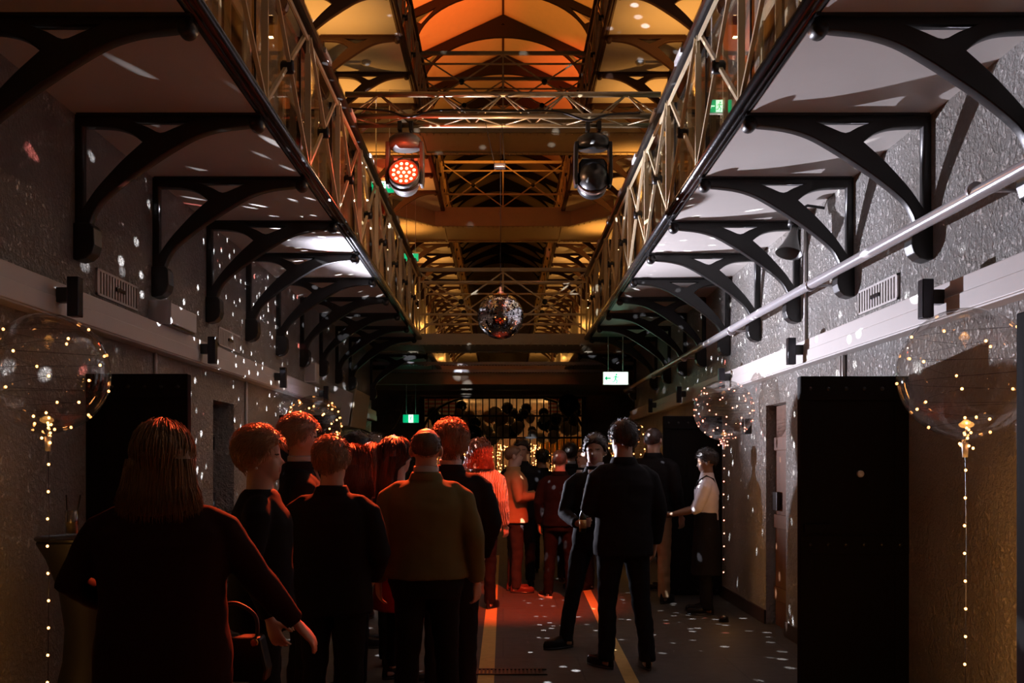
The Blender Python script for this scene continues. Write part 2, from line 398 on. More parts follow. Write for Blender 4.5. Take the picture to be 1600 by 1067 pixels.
# roof
HA = EYE + 12.85; EZ = EYE + 11.62
mb = MB()
for sx in (-1, 1): mb.prism([(0, HA), (sx * 3.0, EZ - 0.19), (sx * 3.0, EZ - 0.11), (0, HA + 0.09)], 'y', 13, 66)
struct('ceiling_roof', mb, M['roof'])
struct('trim_ridge', MB().box((-0.03, 13, HA - 0.05), (0.03, 66, HA)), M['iron_brown'])
def roof_truss_mesh():
    outer = [(-2.58, 11.2), (-2.58, 11.60), (0, 12.80), (2.58, 11.60), (2.58, 11.2), (2.56, 10.2), (2.26, 10.2)]
    arc = [(2.26 * math.cos(t), 10.75 + 1.42 * math.sin(t)) for t in [PI * i / 28 for i in range(29)]]
    outer = outer[:6] + [(2.26, 10.2)] + arc + [(-2.26, 10.2), (-2.56, 10.2)]
    hole = [(-0.07, 12.50), (0.07, 12.50), (0, 12.56)]
    h2 = [(2.42, 11.48), (1.72, 11.80), (2.12, 11.36)]; h3 = [(-a, b) for a, b in h2][::-1]
    return plate('roof_truss', [outer, hole, h2, h3], 0.12)
tm = roof_truss_mesh(); tm.materials.append(M['truss_iron'])
for k in range(-4, 13):
    y = 28.5 + 2.68 * k
    o = bpy.data.objects.new('roof_truss', tm); C.objects.link(o); o.location = (0, y, EYE)
    tag(o, 'arched dark roof truss under the cream ceiling, %s from the camera' % ORD[k + 4], 'roof truss', 'arched roof trusses')
mb = MB()
for i in range(9): mb.box((1.55 + 0.09 * i, 26.5, HA - 0.56 - 0.042 * i), (1.58 + 0.09 * i, 27.9, HA - 0.44 - 0.042 * i))
mb.prism([(1.5, HA - 0.66), (2.36, HA - 1.06), (2.36, HA - 0.99), (1.5, HA - 0.60)], 'y', 26.45, 26.6)
mb.prism([(1.5, HA - 0.66), (2.36, HA - 1.06), (2.36, HA - 0.99), (1.5, HA - 0.60)], 'y', 27.8, 27.95)
tag(mb.build('roof_vent', M['iron']), 'dark slatted vent in the right slope of the roof', 'vent')

# ------------------------------------------------------------------ bridges
def bridge(name, label, y0, y1, z, flare=0.0, th=0.34, ztop=0.12):
    t = thing(name, label, 'bridge', (0, y0, z)); L = y1 - y0; B = W - 0.07
    poly = [(-B, -flare), (-EDGE - 0.2, 0), (EDGE + 0.2, 0), (B, -flare), (B, L), (-B, L)]
    MB().prism(poly, 'z', 0.02, 0.05).build('soffit_plate', M['girder'], t)
    MB().box((-EDGE + 0.03, 0.0, th - 0.03), (EDGE - 0.03, L, th + ztop)).build('deck', M['girder'], t)
    g = MB()
    pts = [(-B, -flare), (-EDGE - 0.2, 0), (EDGE + 0.2, 0), (B, -flare)]
    for a, b in zip(pts, pts[1:]):
        g.bar((a[0], a[1], th / 2), (b[0], b[1], th / 2), 0.03, th, (0, 0, 1))
    g.build('front_girder', M['girder'], t)
    g = MB().box((-B, L - 0.03, 0), (B, L, th)); g.box((-B, L - 0.14, 0), (B, L, 0.02)); g.build('rear_girder', M['girder'], t)
    g = MB()
    for a, b in zip(pts, pts[1:]):
        g.bar((a[0], a[1] + 0.05, 0.01), (b[0], b[1] + 0.05, 0.01), 0.14, 0.02, (0, 0, 1))
    g.build('bottom_flange', M['girder'], t)
    rv = MB()
    for x in [-2.4 + 0.12 * i for i in range(41)]:
        f = flare * max(0, (abs(x) - EDGE - 0.2) / (W - EDGE - 0.2))
        for yy in (0.02 - f, 0.10 - f, L - 0.11, L - 0.04): rv.ball((x, yy, 0.0), (0.016, 0.016, 0.012), 6, 4)
        rv.ball((x, -0.016 - f, th - 0.05), (0.014, 0.010, 0.014), 6, 4)
    rv.build('rivets', M['girder'], t)['kind'] = 'stuff'
    for x in (-EDGE, 0, EDGE): MB().box((x - 0.03, 0.08, 0.0), (x + 0.03, L - 0.12, 0.03)).build('joint_strap', M['girder'], t)
    return t
bridge('footbridge', 'riveted cream footbridge crossing the hall at first walkway level', 17.0, 18.3, 3.595, 0, 0.08, 0.11)
bridge('footbridge', 'riveted footbridge crossing high up, behind the lighting truss', 17.15, 18.4, 7.26, 0, 0.315, 0.10)
bridge('footbridge', 'far high footbridge with flared ends above the mirror ball', 23.75, 25.5, 7.22, 1.1, 0.355, 0.10)
for i, y in enumerate((22.6, 24.4, 26.1)):
    t = thing('cross_beam', 'dull cream steel beam under the far landing, %s from the bridge' % ORD[i], 'beam', (0, y, 3.355))
    MB().box((-4.0, -0.08, 0), (4.0, 0.08, 0.025)).build('bottom_flange', M['girder'], t)
    MB().box((-4.0, -0.012, 0.025), (4.0, 0.012, 0.30)).build('web', M['girder'], t)
def cable_tray(y, z, label):
    t = thing('cable_tray', label, 'cable tray', (0, y, z))
    b = MB()
    for i in range(86):
        b.box((-2.55 + 0.06 * i, -0.10, 0), (-2.53 + 0.06 * i, 0.10, 0.008))
    b.build('rungs', M['blackmetal'], t)
    for yy in (-0.11, 0.11): MB().box((-2.57, yy - 0.008, 0), (2.57, yy + 0.008, 0.055)).build('side_rail', M['pipe'], t)
    cb = MB()
    for q in range(4): cb.tube([(-2.55, -0.07 + 0.045 * q, 0.022), (0, -0.06 + 0.04 * q, 0.024), (2.55, -0.07 + 0.045 * q, 0.022)], 0.012, 6)
    cb.build('cables', M['black'], t)
    for x in (-1.5, 1.5): MB().tube([(x, 0, 0), (x, 0, Z1 - z + 0.02)], 0.008, 6).build('hanger_rod', M['blackmetal'], t)
cable_tray(19.6, 3.50, 'perforated cable tray crossing the hall just behind the bridge')
cable_tray(21.2, 3.50, 'perforated cable tray crossing the hall, farther one before the landing')

# ------------------------------------------------------------------ walkway brackets
def bracket_mesh():
    low = catmull([(1.12, -0.035), (1.066, -0.066), (0.88, -0.089), (0.733, -0.132), (0.59, -0.21), (0.45, -0.30), (0.32, -0.39), (0.174, -0.51), (0.116, -0.593), (0.085, -0.68), (0.07, -0.74)], 4)
    outer = [(0.0, -0.80), (0.0, 0.0), (1.12, 0.0)] + [(p.x, p.y) for p in [Vector((q[0], q[1])) for q in low]]
    a = catmull([(0.045, -0.073), (0.225, -0.081), (0.333, -0.112), (0.407, -0.167)], 4)
    b = catmull([(0.407, -0.167), (0.30, -0.263), (0.225, -0.34), (0.128, -0.45), (0.045, -0.57)], 4)
    h1 = [(p[0], p[1]) for p in a] + [(p[0], p[1]) for p in b[1:]]
    h2 = [(p[0], p[1]) for p in catmull([(0.353, -0.045), (0.44, -0.078), (0.515, -0.112), (0.60, -0.082), (0.69, -0.045)], 3)]
    return plate('bracket', [outer, h1[::-1], h2], 0.07, 0.006)
bm_ = bracket_mesh()
def corbel_mesh():
    poly = [(0, -0.66), (0.105, -0.66), (0.125, -0.69), (0.13, -0.79), (0.115, -0.84), (0.08, -0.872), (0.03, -0.885), (0, -0.88)]
    return MB().prism([(u, v) for u, v in poly], 'y', -0.062, 0.062).mesh('corbel')
def knob_mesh():
    return MB().lathe([(0.0, -0.055), (0.03, -0.055), (0.044, -0.03), (0.044, 0.03), (0.03, 0.055), (0.0, 0.055)], (1.09, 0, -0.055), 14, 'y').mesh('knob', True)
cm_ = corbel_mesh(); km_ = knob_mesh()
# loops run in u = distance out from the wall; the flange rides on top
fl_ = MB().box((0.02, -0.06, -0.014), (1.12, 0.06, 0.0)).mesh('flange')
def bracket(name, label, group, material, sx, y, z):
    t = thing(name, label, 'bracket', (sx * W, y, z), PI if sx > 0 else 0, group)
    link('arched_casting', bm_ if material is M['iron'] else bm2_, material, t)
    link('wall_shoe', cm_ if material is M['iron'] else cm2_, material, t, 0.008)
    link('end_knob', km_ if material is M['iron'] else km2_, material, t)
    link('top_flange', fl_ if material is M['iron'] else fl2_, material, t)
    return t
bm2_, cm2_, km2_, fl2_ = bm_.copy(), cm_.copy(), km_.copy(), fl_.copy()
for m_ in (bm_, cm_, km_, fl_): m_.materials.append(M['iron'])
for m_ in (bm2_, cm2_, km2_, fl2_): m_.materials.append(M['iron_brown'])
def rep(first, n, pos, labelf):
    for i in range(n):
        o = first if i == 0 else dup(first)
        o.location = pos(i); o['label'] = labelf(i)
for sx, nm in ((-1, 'left'), (1, 'right')):
    f = bracket('walkway_bracket', '', 'black brackets under the %s walkway' % nm, M['iron'], sx, 0, Z1)
    KS = [-1, 0, 1, 2, 3, 4, 5, 6, 7, 8, 10]
    rep(f, len(KS), lambda i: (sx * W, ydepth(KS[i]), Z1), lambda i: 'black arched iron bracket under the lower %s walkway, %s from the camera' % (nm, ORD[i]))
    f = bracket('walkway_bracket', '', 'brackets under the upper %s walkway' % nm, M['iron_brown'], sx, 0, Z2)
    KU = [k for k in range(4, 36) if k not in (9, 13, 14)]
    rep(f, len(KU), lambda i: (sx * W, ydepth(KU[i]), Z2), lambda i: 'brown arched bracket under the upper %s walkway, %s from the camera' % (nm, ORD[i]))

# ------------------------------------------------------------------ balustrades
def bay(sx, label, length=SP, group=None, cat='balustrade', axis='y', panel=True, cream=None):
    cm = cream or M['cream']
    t = thing('balustrade_bay', label, cat, (0, 0, 0), 0, group)
    H = 1.02
    def P(u, o, z): return (o * sx, u, z) if axis == 'y' else (u, o, z)
    up = (1, 0, 0) if axis == 'y' else (0, 1, 0)
    mb = MB().bar(P(0, 0, 0.0), P(0, 0, H - 0.16), 0.022, 0.042, up); mb.bar(P(0, 0, H - 0.16), P(0, 0, H - 0.02), 0.018, 0.026, up)
    mb.build('post', cm, t)
    for z0, z1, o in ((0.01, H - 0.03, 0.014), (H - 0.03, 0.01, -0.010)):
        MB().bar(P(0.026, o, z0), P(length - 0.026, o, z1), 0.024, 0.024, up).build('brace', cm, t)
    MB().lathe([(0, -0.045), (0.036, -0.045), (0.046, -0.03), (0.046, 0.03), (0.036, 0.045), (0, 0.045)],
               P(length / 2, 0.004, H / 2 - 0.01), 14, 'x' if axis == 'y' else 'y').build('hub', M['black'], t, True)
    MB().box(P(0.014, -0.008, 0.95), P(length - 0.014, 0.008, 0.985)).build('mid_rail', cm, t)
    if panel:
        MB().box(P(0.012, 0.055, 0.06), P(length - 0.012, 0.063, 0.94)).build('acrylic_panel', M['acrylic'], t)
        MB().box(P(length - 0.02, 0.05, 0.02), P(length - 0.004, 0.075, 0.98)).build('panel_clamp', M['black'], t)
        for uu in (0.33, 0.66):
            MB().bar(P(length * uu, 0.10, 0.02), P(length * uu, 0.10, 0.97), 0.018, 0.034, up).build('rear_bar', cm, t)
    return t
for sx, nm in ((-1, 'left'), (1, 'right')):
    f = bay(sx, '', group='balustrade bays of the lower %s walkway' % nm)
    rep(f, 11, lambda i: (sx * (EDGE + 0.012), ydepth(i - 3), Z1 + 0.06), lambda i: 'cream lattice balustrade bay on the lower %s walkway, %s from the camera' % (nm, ORD[i]))
    f = bay(sx, '', group='balustrade bays of the upper %s walkway' % nm, panel=False)
    rep(f, 26, lambda i: (sx * (EDGE + 0.012), ydepth(i + 4), Z2 + 0.06), lambda i: 'small lattice balustrade bay on the upper %s walkway, %s from the camera' % (nm, ORD[i]))
    for z, y0, y1, lv in ((Z1, 0.0, 17.0, 'lower'), (Z2, 10.0, 62.0, 'upper')):
        t = thing('handrail', 'long black handrail along the %s %s walkway' % (lv, nm), 'handrail', (sx * (EDGE + 0.012), y0, z + 1.08))
        MB().box((-0.045, 0, 0), (0.045, y1 - y0, 0.05)).build('top_rail', M['iron'] if lv == 'lower' else M['iron_brown'], t)
        if lv == 'lower':
            cl = MB().box((-0.06, 0.35, 0.02), (0.06, 0.62, 0.062)).mesh('rail_clip'); cl.materials.append(M['white'])
            for k in range(13): link('rail_clip', cl, None, t).location = (0, 0.06 + k * SP - 0.62, 0)
def bridge_rail(y, z, label, sc_=1.0, cream=None):
    t = thing('bridge_balustrade', label, 'balustrade', (0, y, z)); t.scale = (1, 1, sc_)
    cm = cream or M['cream']
    for s in (-1, 0, 1): MB().box((s * EDGE - 0.014, -0.014, 0), (s * EDGE + 0.014, 0.014, 1.06)).build('post', cm, t)
    for s in (-1, 1):
        for z0, z1, o in ((0.02, 1.04, 0.012), (1.04, 0.02, -0.004)):
            MB().bar((0, o, z0), (s * EDGE, o, z1), 0.026, 0.012, (0, 1, 0)).build('brace', cm, t)
        MB().lathe([(0, -0.04), (0.046, -0.04), (0.046, 0.04), (0, 0.04)], (s * EDGE / 2, 0, 0.53), 14, 'y').build('hub', M['black'], t, True)
    MB().box((-EDGE, -0.03, 1.05), (EDGE, 0.03, 1.11)).build('top_rail', M['girder'], t)
    MB().box((-EDGE, -0.012, 0.86), (EDGE, 0.012, 0.89)).build('mid_rail', cm, t)
    MB().box((-EDGE, -0.02, 0.30), (EDGE, 0.02, 0.335)).build('low_rail', cm, t)
bridge_rail(17.03, Z1 + 0.12, 'front lattice railing of the first-level footbridge behind the mirror ball')
bridge_rail(18.25, Z1 + 0.12, 'rear lattice railing of the first-level footbridge')
bridge_rail(17.2, Z2 + 0.10, 'front lattice railing of the near high footbridge', 0.9)
bridge_rail(18.35, Z2 + 0.10, 'rear lattice railing of the near high footbridge', 0.9)
bridge_rail(23.8, Z2 + 0.10, 'front lattice railing of the far high footbridge')

# ------------------------------------------------------------------ lighting truss, heads, mirror ball
t = thing('lighting_truss', 'triangular tube lighting truss lying across both walkway railings', 'truss', (0, 9.6, 4.85))
TW = 1.52
MB().tube([(-TW, 0, 0.28), (TW, 0, 0.28)], 0.027, 14).build('top_chord', M['chord'], t, True)
for yy in (-0.13, 0.13): MB().tube([(-TW, yy, 0.027), (TW, yy, 0.027)], 0.025, 14).build('bottom_chord', M['chord'], t, True)
n = 5
for i in range(n):
    x0 = -TW + 0.03 + i * (2 * TW - 0.06) / n; x1 = x0 + (2 * TW - 0.06) / n; xm = (x0 + x1) / 2
    b = MB()
    for yy in (-0.13, 0.13):
        b.tube([(x0, yy, 0.027), (xm, 0, 0.28)], 0.009, 6); b.tube([(xm, 0, 0.28), (x1, yy, 0.027)], 0.009, 6)
    b.tube([(x0, -0.13, 0.027), (xm, 0.13, 0.027)], 0.008, 6); b.tube([(xm, 0.13, 0.027), (x1, -0.13, 0.027)], 0.008, 6)
    b.build('web_bars', M['chord'], t, True)
MB().tube(catmull([(-1.45, -0.16, 0.09), (-1.1, -0.16, 0.065), (-0.9, -0.18, 0.0), (-0.6, -0.16, 0.07), (0, -0.155, 0.06), (0.5, -0.16, 0.06), (0.8, -0.18, -0.03), (1.0, -0.16, 0.03), (1.3, -0.15, 0.05)], 6), 0.011, 6).build('cable', M['black'], t, True)

def moving_head(loc, label, facing, lit):
    bk = M['headlit'] if lit else M['black']
    t = thing('moving_head', label, 'stage light', loc)
    for x in (-0.05, 0.06):
        b = MB().box((x - 0.02, -0.04, 0.27), (x + 0.02, 0.04, 0.36)); b.tube([(x, 0, 0.20), (x, 0, 0.28)], 0.014, 8)
        b.build('clamp', M['black'], t, False, 0.004)
    MB().lathe([(0, 0.22), (0.12, 0.22), (0.155, 0.19), (0.165, 0.13), (0.15, 0.10), (0, 0.10)], (0, 0, 0), 24).build('base', bk, t, True)
    for s in (-1, 1):
        MB().prism([(s * 0.145, 0.15), (s * 0.182, 0.15), (s * 0.188, -0.20), (s * 0.178, -0.27), (s * 0.15, -0.27), (s * 0.152, -0.1)], 'y', -0.075, 0.075).build('yoke_arm', bk, t, False, 0.008)
    hd = bpy.data.objects.new('head', MB().lathe([(0, -0.17), (0.07, -0.165), (0.125, -0.12), (0.146, -0.04), (0.148, 0.07), (0.146, 0.115), (0.134, 0.115), (0.132, 0.098), (0, 0.098)], (0, 0, 0), 36, 'y').mesh('head', True))
    hd.data.materials.append(bk); C.objects.link(hd); hd.parent = t; hd.location = (0, -0.02 * facing, -0.20)
    hd.rotation_euler = (math.radians(20) * (1 if facing > 0 else -1), 0, PI if facing > 0 else 0)
    MB().prism([(-0.138, 0.02), (0.138, 0.02), (0.138, 0.13), (0.11, 0.185), (-0.11, 0.185), (-0.138, 0.13)], 'y', -0.10, 0.085).build('head_cowl', bk, hd, False, 0.02)
    MB().lathe([(0.150, -0.02), (0.156, -0.02), (0.156, 0.03), (0.150, 0.03)], (0, 0, 0), 36, 'y').build('trim_ring', M['iron_brown'], hd, True)
    # lens looks along +Y of the head
    MB().lathe([(0, 0.099), (0.130, 0.099), (0.130, 0.102), (0, 0.102)], (0, 0, 0), 32, 'y').build('lens', M['redglow'] if lit else M['black'], hd, True)
    pts = [(0, 0)] + [(0.052 * math.cos(PI * i / 3), 0.052 * math.sin(PI * i / 3)) for i in range(6)] + [(0.102 * math.cos(PI * i / 6 + 0.26), 0.102 * math.sin(PI * i / 6 + 0.26)) for i in range(12)]
    lm = MB().ball((0, 0, 0), (0.0165, 0.008, 0.0165), 10, 6).mesh('led', True); lm.materials.append(M['led_red'] if lit else M['black'])
    for x, z in pts:
        o = bpy.data.objects.new('led_cell', lm); C.objects.link(o); o.parent = hd; o.location = (x, 0.103, z)
    for x, wd in ((-0.02, 0.075), (0.085, 0.035), (-0.11, 0.03)):
        MB().box((x - wd / 2, 0.084, 0.148), (x + wd / 2, 0.089, 0.170)).build('label_plate', M['white'], hd)
    return t
moving_head(HEAD_L, 'round stage light with glowing red LED face hung left on the truss', 1, True)
light('led_spill', 'POINT', HEAD_L + Vector((0, -0.30, -0.16)), 9, RED, 0.05)
moving_head(HEAD_R, 'unlit black stage light hung right on the truss, facing away', -1, False)
t = thing('pinspot', 'small dark spotlight hanging on two wires from the truss centre', 'spotlight', (at(781, 257, 9.6).x, 9.6, 4.42))
MB().box((-0.055, -0.05, 0), (0.055, 0.05, 0.035)).build('housing', M['blackmetal'], t, False, 0.006)
for x, x2 in ((-0.05, -0.14), (0.045, 0.02)): MB().tube([(x, 0, 0.03), (x2, 0.0, 0.44)], 0.003, 5).build('wire', M['black'], t)

t = thing('mirror_ball', 'hanging mirror ball in the middle of the hall', 'mirror ball', BALL); R = 0.224
core = MB().ball((0, 0, 0), R - 0.004, 48, 32); core.build('core', M['grout'], t, True)
til = MB(); rows = 44
for k in range(rows):
    t0 = PI * k / rows; t1 = PI * (k + 1) / rows; tm_ = (t0 + t1) / 2
    nn = max(4, int(2 * rows * math.sin(tm_)))
    for i in range(nn):
        a0 = 2 * PI * (i + 0.06) / nn; a1 = 2 * PI * (i + 0.94) / nn; g = 0.06 * (t1 - t0)
        j = Vector((rnd.gauss(0, 1), rnd.gauss(0, 1), rnd.gauss(0, 1))) * 0.0001
        vs = []
        for rr in (R - 0.003, R + 0.0015):
            for tt, aa in ((t0 + g, a0), (t0 + g, a1), (t1 - g, a1), (t1 - g, a0)):
                vs.append(Vector((rr * math.sin(tt) * math.cos(aa), rr * math.sin(tt) * math.sin(aa), rr * math.cos(tt))) + j * rnd.uniform(0, 4))
        til.add(vs, [(0, 1, 2, 3), (4, 7, 6, 5), (0, 4, 5, 1), (1, 5, 6, 2), (2, 6, 7, 3), (3, 7, 4, 0)])
til.build('mirror_tiles', M['mirror'], t)
MB().lathe([(0, R - 0.004), (0.03, R - 0.004), (0.028, R + 0.012), (0.012, R + 0.016), (0.012, R + 0.06), (0, R + 0.06)], (0, 0, 0), 16).build('cap', M['pipe'], t, True)
MB().tube([(0, 0, R + 0.05), (0, 0.0, 4.87 - BALL.z)], 0.0025, 5).build('wire', M['blackmetal'], t)

t = thing('lamp_on_stand', 'cool white flood lamp on a stand among the crowd', 'lamp', (LAMP.x, LAMP.y, 0))
MB().tube([(0, 0, 0.3), (0, 0, LAMP.z - 0.12)], 0.014, 8).build('pole', M['black'], t)
for a in range(3): MB().tube([(0, 0, 0.55), (0.42 * math.cos(a * 2.1), 0.42 * math.sin(a * 2.1), 0.01)], 0.010, 6).build('leg', M['black'], t)
MB().lathe([(0, 0.10), (0.06, 0.10), (0.085, 0.03), (0.09, -0.06), (0.082, -0.06), (0.080, -0.045), (0, -0.045)], (0, 0, LAMP.z), 20, 'y').build('housing', M['black'], t, True)
MB().lathe([(0, -0.046), (0.078, -0.046), (0.078, -0.050), (0, -0.050)], (0, 0, LAMP.z), 20, 'y').build('lens', M['cool'], t)

# ------------------------------------------------------------------ wall fittings
def updown(sx, y, z, label, lit=False, energy=0):
    t = thing('wall_light', label, 'wall light', (sx * (W - (0.11 if z < 3 else 0.0)), y, z))
    MB().box((0, -0.03, -0.03), (-sx * 0.07, 0.03, 0.05)).build('wall_arm', M['black'], t)
    MB().box((-sx * 0.06, -0.035, -0.11), (-sx * 0.125, 0.035, 0.11)).build('housing', M['blackmetal'], t, False, 0.005)
    if lit:
        for zz in (0.111, -0.111): MB().box((-sx * 0.07, -0.025, zz - 0.002), (-sx * 0.115, 0.025, zz + 0.002)).build('aperture', M['lamp'], t)
        p = Vector((sx * (W - 0.11), y, z))
        for dz in (1, -1):
            light('wall_light_beam', 'SPOT', p + Vector((0, 0, 0.13 * dz)), energy * (1.5 if dz > 0 else 1.0), WARM, 0.02, p + Vector((-sx * (0.16 if z > 3 else 0.0), 0, 2 * dz)), (104 if dz > 0 else 62) if z > 3 else 66, 0.9)
for sx, nm in ((-1, 'left'), (1, 'right')):
    for k in range(5):
        updown(sx, (5.60 if sx > 0 else 5.53) + 2.62 * k, 2.50, 'dark square up-and-down light on the %s duct, %s from the camera' % (nm, ORD[k]))
    for k in range(10):
        updown(sx, 5.35 + 2.66 * k, 6.25, 'lit warm lamp on the upper %s wall, %s from the camera' % (nm, ORD[k]), True, 54)
    for k in range(5):
        light('far_gallery_glow', 'POINT', (sx * 2.2, 33.5 + 5.3 * k, 6.2), 28, WARM, 0.05)
for sx, nm in ((-1, 'left'), (1, 'right')):
    for k in range(5):
        updown(sx, 21.3 + 2.66 * k, 10.1, 'lit warm lamp high on the top %s wall, %s from the camera' % (nm, ORD[k]), True, 30)
updown(1, 2.2, 2.2, 'added amber fill light beside the camera on the right, out of view', True, 150)  # unseen lamp added to turn the lower right wall orange
updown(-1, 2.4, 2.75, 'added amber fill light beside the camera on the left, out of view', True, 30)  # unseen lamp added as brown fill for the left wall

def vent(sx, y0, y1, zc, label):
    t = thing('wall_vent', label, 'vent', (sx * W, y0, zc)); L = y1 - y0; x = -sx * 0.015; h = 0.085
    MB().box((0, 0, -h), (x, L, -h + 0.014)).box((0, 0, h - 0.014), (x, L, h)).box((0, 0, -h), (x, 0.014, h)).box((0, L - 0.014, -h), (x, L, h)).build('frame', M['duct'], t)
    b = MB(); n = 14
    for i in range(n): b.box((x * 0.2, 0.02 + i * (L - 0.04) / n, -h), (x * 0.9, 0.02 + (i + 0.46) * (L - 0.04) / n, h))
    b.build('slats', M['duct'], t); MB().box((0, 0.01, -h + 0.01), (x * 0.15, L - 0.01, h - 0.01)).build('backing', M['black'], t)
    MB().box((x, L * 0.42, -0.014), (x * 1.8, L * 0.62, 0.012)).build('slider', M['blackmetal'], t)
vent(-1, 6.30, 7.0, 2.73, 'slotted vent above the left duct near the open door')
vent(-1, 9.0, 9.7, 2.73, 'slotted vent on the left wall, farther along')
vent(1, 6.48, 7.2, 2.73, 'slotted vent above the right duct, under the grey pipe')
t = thing('emergency_light', 'white wedge box fitted on the left wall above the duct', 'box', (-W, 7.25, 2.60))
MB().box((0, 0, 0), (0.16, 0.62, 0.15)).build('cover', M['white'], t, False, 0.008)
MB().box((0.01, 0.02, -0.012), (0.15, 0.60, 0)).build('diffuser', M['blackmetal'], t)
MB().box((0, -0.012, -0.01), (0.165, 0.0, 0.16)).build('end_plate', M['pipe'], t)
# pipe on the right
t = thing('wall_pipe', 'pale grey pipe running along the right wall in front of the brackets', 'pipe', (2.36, 0, 2.94))
MB().tube([(0.03, -1, -0.06), (0.0, 5, -0.02), (0, 9, 0.02), (0, 19.2, 0.03)], 0.036, 16).build('tube', M['pipe'], t, True)
for k in range(6):
    y = ydepth(2 * k) - 1.05
    b = MB().lathe([(0.037, -0.02), (0.043, -0.02), (0.043, 0.02), (0.037, 0.02)], (0, y, 0.0), 16, 'y'); b.tube([(0.0, y, 0), (0.22, y, 0)], 0.010, 6)
    b.build('pipe_clip', M['pipe'], t, True)
MB().tube([(0, 19.1, 0.03), (0, 19.25, 0.03), (0.2, 19.28, 0.02)], 0.036, 12).build('elbow', M['pipe'], t, True)
# horn loudspeaker
hp = at(1238, 372, 8.0)
t = thing('horn_loudspeaker', 'grey horn loudspeaker on the right wall below a bracket', 'loudspeaker', hp, math.radians(-12))
h = bpy.data.objects.new('horn', MB().lathe([(0, 0.10), (0.03, 0.10), (0.032, 0.05), (0.045, 0.0), (0.07, -0.07), (0.105, -0.13), (0.11, -0.14), (0.10, -0.13), (0.06, -0.06), (0.03, 0.0), (0, 0.0)], (0, 0, 0), 24).mesh('horn', True))
h.data.materials.append(mat('grey_horn_paint', (0.10, 0.10, 0.095), 0.45)); C.objects.link(h); h.parent = t; h.rotation_euler = (math.radians(-14), math.radians(12), 0)
MB().lathe([(0, 0.10), (0.055, 0.10), (0.06, 0.12), (0.06, 0.20), (0.05, 0.22), (0, 0.22)], (0, 0, 0), 16).build('driver', M['black'], h, True)
MB().tube([(0, 0, 0.20), (0.12, 0.02, 0.26), (W - hp.x, 0.05, 0.24)], 0.012, 8).build('bracket_arm', M['black'], t)
def conduit(sx, y, z0, z1, label, n=1):
    b = MB()
    for i in range(n): b.tube([(sx * (W - 0.015), y + 0.06 * i, z0), (sx * (W - 0.015), y + 0.06 * i, z1)], 0.014, 8)
    tag(b.build('conduit', M['duct'], None, True), label, 'conduit')
conduit(1, 8.45, 2.59, 3.6, 'thin upright conduit on the right wall above the duct')
conduit(1, 7.50, 2.14, 2.39, 'twin short conduits above the dark open door on the right', 2)
conduit(-1, 7.35, 2.14, 2.39, 'short conduit dropping from the left duct')
conduit(-1, 9.95, 1.5, 2.39, 'upright conduit below the left duct near the recess')
t = thing('switch_box', 'small dark switch box on the right wall beside the balloon', 'box', (W, 10.35, 1.88)); MB().box((0, 0, 0), (-0.07, 0.12, 0.16)).build('case', M['black'], t, False, 0.006); MB().box((-0.07, 0.03, 0.03), (-0.078, 0.09, 0.13)).build('faceplate', M['blackmetal'], t)
# tilted cabinet at left far end
t = thing('wall_cabinet', 'big pale tilted cabinet mounted at the far end of the left wall', 'cabinet', (-W, 15.2, 2.14))
MB().prism([(0, 0), (0.22, 0.0), (0.30, 0.50), (0.0, 0.62)], 'y', 0, 1.5).build('cabinet_body', M['duct'], t, False, 0.01)
MB().prism([(0.24, -0.01), (0.265, -0.01), (0.345, 0.56), (0.32, 0.56)], 'y', -0.03, 1.55).build('front_panel', M['girder'], t, False, 0.005)
MB().tube(catmull([(0.2, 1.5, 0.0), (0.4, 2.2, -0.06), (0.6, 3.0, 0.1), (0.7, 3.6, 0.5)], 6), 0.012, 6).build('cable', M['black'], t, True)
t = thing('speaker_box', 'small pale box loudspeaker high on the left wall near the cabinet', 'loudspeaker', (-W, 12.9, 2.62))
MB().box((0, 0, 0), (0.16, 0.22, 0.26)).build('case', M['white'], t, False, 0.008); MB().box((0.02, -0.008, 0.02), (0.14, 0, 0.24)).build('grille', M['pipe'], t)

